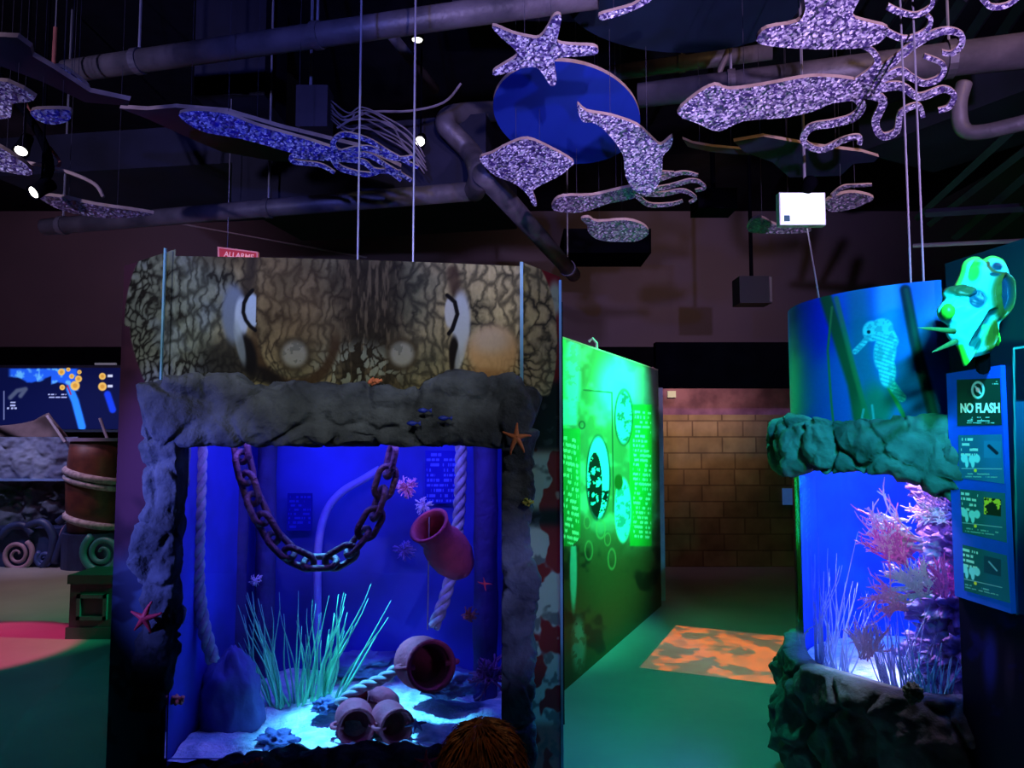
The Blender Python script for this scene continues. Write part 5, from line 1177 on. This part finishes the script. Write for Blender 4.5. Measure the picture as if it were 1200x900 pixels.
# cloth sail on top
def sail(s, t):
    a = onY(-20, 512, 9.7).lerp(onY(78, 513, 9.7), s); top = onY(-20, 500, 9.7).lerp(onY(60, 484, 9.7), s)
    return a.lerp(top, t)+Vector((0, .06*math.sin(s*9+t*2), -.05*math.sin(PI*s)*t))
o = MB().grid(sail, 40, 12).build('sail', mat('brown_canvas', (.20, .12, .12), .9), None, smooth=True, recalc=False)
so = o.modifiers.new('thick', 'SOLIDIFY'); so.thickness = .015
tag(o, 'brownish canvas sail stretched along the top of the touch pool', 'sail')
for a, b, c, d, lb in ((55, 487, 76, 518, 'pale slanting stick at the right end of the canvas sail'), (117, 490, 127, 518, 'pale slanting stick above the barrel')):
    tag(MB().tube([onY(a, b, 9.5), onY(c, d, 9.5)], .018, 8).build('stick', mat('pale_stick', (.55, .4, .45), .7)), lb, 'stick')
# barrel on its plinth
bc = onY(110, 600, 9.45); br_ = 30/F*9.45*1.0; zb0 = onY(110, 622, 9.45).z; zb1 = onY(110, 517, 9.45).z
ba = empty('barrel', (bc.x, 9.45, zb0), 'dark brown barrel bound with pale rope beside the touch pool', 'barrel')
MB().lathe([(.01, zb0), (br_*.88, zb0), (br_*.97, zb0+(zb1-zb0)*.3), (br_, zb0+(zb1-zb0)*.55), (br_*.96, zb0+(zb1-zb0)*.8), (br_*.9, zb1), (.01, zb1)], Matrix.Translation((bc.x, 9.45, 0)), 32).build('body', mat('barrel_wood', (.16, .045, .03), .5, 0, (.08, .02, .02), 6), ba, smooth=True)
for zz, rr, th in ((.62, 1.0, .045), (.54, 1.0, .035), (.12, .93, .045)):
    z = zb0+(zb1-zb0)*zz; pts = [Vector((bc.x+br_*rr*math.cos(2*PI*i/32), 9.45+br_*rr*math.sin(2*PI*i/32), z-.08*math.cos(2*PI*i/32))) for i in range(33)]
    MB().tube(pts, th, 8).build('rope_band', mat('pale_rope', (.5, .42, .48), .8, 0, (.25, .2, .25), 20), ba, smooth=True)
MB().lathe([(br_*.9, zb1), (br_*1.0, zb1), (br_*1.0, zb1+.04), (.01, zb1+.04)], Matrix.Translation((bc.x, 9.45, 0)), 32).build('lid', mat('barrel_lid', (.3, .25, .4), .6), ba)
pl = empty('plinth', (bc.x, 9.45, 0), 'dark round plinth with a teal scroll under the barrel', 'plinth')
MB().lathe([(.01, 0), (br_*1.05, 0), (br_*1.05, zb0-.01), (.01, zb0-.01)], Matrix.Translation((bc.x, 9.45, 0)), 32).build('body', WB, pl)
scroll(120, 648, .24, 1, mat('teal_scroll', (.04, .25, .26), .5), pl, 9.45-br_*1.05-.02, .05)
# crate
kb = onZ(77, 749, 0); kw = 58/F*kb.y; kh = onY(80, 674, kb.y).z
cr8 = empty('crate', (kb.x+kw/2, kb.y+kw/2, 0), 'dark green box seat with a recessed square on the floor left of the octopus tank', 'box')
KG = mat('dark_green_paint', (.05, .12, .11), .6, 0, (.035, .09, .08), 4)
MB().box((kb.x+kw/2, kb.y+kw/2, kh*.46), (kw*.94, kw*.94, kh*.90)).build('body', KG, cr8)
MB().box((kb.x+kw/2, kb.y+kw/2, kh-.035), (kw*1.02, kw*1.02, .07)).build('lid', KG, cr8)
MB().box((kb.x+kw/2, kb.y+kw/2, .045), (kw*1.02, kw*1.02, .09)).build('plinth', KG, cr8)
fy = kb.y+kw*.03-.012
for dx, dz, w_, h_ in ((0, .085, .24, .03), (0, -.085, .24, .03), (-.105, 0, .03, .2), (.105, 0, .03, .2)):
    MB().box((kb.x+kw/2+dx, fy, kh*.5+dz), (w_, .03, h_)).build('moulding', mat('crate_moulding', (.08, .18, .18), .6), cr8)

# small label left of the seahorse tank on passage wall
lp = onY(925, 582, 9.38)
tag(MB().box((lp.x, 9.39, lp.z), (.16, .02, .20)).build('label_plate', mat('blue_label', (.1, .3, .7), .5, emit=(.05, .15, .5), estr=.3)), 'small bluish label plate left of the seahorse tank', 'sign')


# ---------------------------------------------------------------- child at the bottom
def child():
    hc = onY(565, 900, 1.5); x, y = hc.x, 1.52; H = 1.035
    t = empty('person', (x, y, 0), 'child with short brown hair seen from behind, standing before the octopus tank', 'person')
    joints = {'pel': (0, 0, .50), 'wai': (0, 0, .58), 'che': (0, 0, .70), 'nek': (0, 0, .80), 'nk2': (0, .005, .84)}
    r = {'pel': .085, 'wai': .08, 'che': .092, 'nek': .045, 'nk2': .036}
    edges = [('pel', 'wai'), ('wai', 'che'), ('che', 'nek'), ('nek', 'nk2')]
    for s, n in ((-1, 'L'), (1, 'R')):
        joints.update({'sh'+n: (s*.115, 0, .765), 'el'+n: (s*.150, -.01, .61), 'wr'+n: (s*.155, .04, .49), 'ha'+n: (s*.155, .055, .455),
                       'hp'+n: (s*.055, 0, .46), 'kn'+n: (s*.06, .01, .26), 'an'+n: (s*.06, -.005, .06), 'ft'+n: (s*.065, .09, .028)})
        r.update({'sh'+n: .04, 'el'+n: .028, 'wr'+n: .018, 'ha'+n: .017, 'hp'+n: .06, 'kn'+n: .042, 'an'+n: .026, 'ft'+n: .024})
        edges += [('che', 'sh'+n), ('sh'+n, 'el'+n), ('el'+n, 'wr'+n), ('wr'+n, 'ha'+n), ('pel', 'hp'+n), ('hp'+n, 'kn'+n), ('kn'+n, 'an'+n), ('an'+n, 'ft'+n)]
        for i in range(4):
            a = 'f%d%s' % (i, n); joints[a+'a'] = (s*.155, .040+.013*i, .430); joints[a+'b'] = (s*.150, .042+.013*i, .405+(.004 if i in (0, 3) else 0)); r[a+'a'] = .0062; r[a+'b'] = .005
            edges += [('ha'+n, a+'a'), (a+'a', a+'b')]
        joints['th'+n] = (s*.135, .085, .455); r['th'+n] = .0065; edges.append(('wr'+n, 'th'+n))
    ks = list(joints); me = bpy.data.meshes.new('b'); me.from_pydata([joints[k] for k in ks], [(ks.index(a), ks.index(b)) for a, b in edges], [])
    ob = bpy.data.objects.new('b', me); COL.objects.link(ob); sk = ob.modifiers.new('s', 'SKIN')
    for i, k in enumerate(ks):
        d = me.skin_vertices[0].data[i]; d.radius = (r[k]*(1.25 if k in ('pel', 'wai', 'che') else 1), r[k]); d.use_root = (k == 'pel')
    ob.modifiers.new('d', 'SUBSURF').levels = 2; ob.modifiers['d'].render_levels = 2
    bpy.context.view_layer.update(); em = bpy.data.meshes.new_from_object(ob.evaluated_get(bpy.context.evaluated_depsgraph_get())); bpy.data.objects.remove(ob)
    base = Vector((x, y, 0)); mb = MB(); mb.add([base+v.co for v in em.vertices], [tuple(p.vertices) for p in em.polygons])
    c = base+Vector((0, .01, .925))
    def head(s, tt):
        th = 2*PI*s; ph = PI*tt; d = Vector((math.sin(ph)*math.cos(th), math.sin(ph)*math.sin(th), math.cos(ph)))
        q = Vector((d.x*.075, d.y*.088, d.z*.10))
        if d.z < 0: q.x *= 1-.25*d.z*d.z; q.y *= 1-.12*d.z*d.z
        f = max(0, d.y); nose = math.exp(-((d.x/.14)**2+((d.z+.18)/.13)**2))*f; q.y += .016*nose
        eye = math.exp(-(((abs(d.x)-.36)/.13)**2+((d.z-.02)/.09)**2))*f; q.y -= .007*eye
        mo = math.exp(-((d.x/.25)**2+((d.z+.5)/.06)**2))*f; q.y += .004*mo
        return c+q
    mb.grid(head, 48, 36, wrap=True)
    for s in (-1, 1): mb.tube([c+Vector((s*.070, 0, .015)), c+Vector((s*.082, -.006, .012)), c+Vector((s*.083, -.006, -.015)), c+Vector((s*.072, 0, -.022))], [.006, .009, .008, .005], 8)
    mb.build('body', mat('skin', (.55, .32, .22), .5), t, smooth=True)
    HM = mat('brown_hair', (.14, .055, .02), .5, 0, (.05, .02, .01), 40, .5, 90)
    hb_ = MB()
    def hair(s, tt):
        th = 2*PI*s; ph = PI*.62*tt; d = Vector((math.sin(ph)*math.cos(th), math.sin(ph)*math.sin(th), math.cos(ph)))
        back = .5-.5*d.y; k = 1.0
        lim = 1 if d.y < .3 else max(.55, 1-.7*(d.y-.3)); ph2 = ph*lim; d = Vector((math.sin(ph2)*math.cos(th), math.sin(ph2)*math.sin(th), math.cos(ph2)))
        q = Vector((d.x*.084, d.y*.097, d.z*.110)); st_ = .0035*math.sin(th*40+3*noise.noise(d*3))+.006*noise.noise(d*5)
        return c+q*(1+st_/.09)
    hb_.grid(hair, 240, 30, wrap=True); ho_ = hb_.build('hair', HM, t, smooth=True)
    rnd = random.Random(2); hs = MB()
    for i in range(700):
        th = rnd.uniform(0, 2*PI); ph = rnd.uniform(.05, 1.7); d = Vector((math.sin(ph)*math.cos(th), math.sin(ph)*math.sin(th), math.cos(ph)))
        if d.y > .6 and d.z < .5: continue
        tg = Vector((d.x*.6+.15, d.y*.6, -.9)); tg = (tg-d*tg.dot(d)).normalized(); b0 = c+Vector((d.x*.084, d.y*.097, d.z*.110)); L = rnd.uniform(.02, .045)
        hs.tube([b0, b0+tg*L*.5+d*.004, b0+tg*L+d*rnd.uniform(-.002, .004)], [.0016, .0014, .0004], 4)
    hs.build('hair_strands', mat('auburn_hair', (.30, .11, .03), .45, 0, (.10, .04, .015), 30), ho_)
    # shirt, trousers, shoes around the body
    SH = mat('dark_blue_shirt', (.03, .04, .09), .9); TRS = mat('black_trousers', (.015, .015, .02), .9); SO = mat('grey_shoes', (.1, .1, .11), .6)
    sm = MB()
    sm.grid(lambda s, tt: base+Vector((math.cos(2*PI*s)*(.118-.01*math.sin(PI*tt)+(0 if tt < .8 else -.30*(tt-.8))), math.sin(2*PI*s)*(.098-.008*math.sin(PI*tt)+(0 if tt < .8 else -.22*(tt-.8))), .47+.345*tt)), 40, 24, wrap=True)
    for s in (-1, 1): sm.tube([base+Vector((s*.085, 0, .775)), base+Vector((s*.125, 0, .745)), base+Vector((s*.150, -.008, .63))], [.048, .047, .040], 16)
    sm.build('shirt', SH, t, smooth=True); tm = MB()
    for s in (-1, 1): tm.tube([base+Vector((s*.048, 0, .50)), base+Vector((s*.057, 0, .42)), base+Vector((s*.06, .01, .26)), base+Vector((s*.06, 0, .07))], [.066, .068, .052, .045], 18)
    tm.build('trousers', TRS, t, smooth=True)
    for s in (-1, 1): MB().tube([base+Vector((s*.062, -.04, .032)), base+Vector((s*.062, -.02, .042)), base+Vector((s*.064, .04, .036)), base+Vector((s*.066, .10, .028)), base+Vector((s*.066, .125, .024))], [.018, .034, .034, .028, .012], 14).build('shoe', SO, t, smooth=True)
child()
spot('warm_hair_fill', (0.1, 0.9, 3.6), (-.06, 1.5, 1.0), (1.0, .55, .25), 30, 22, .6)  # unseen lamp added for a warm highlight on the hair
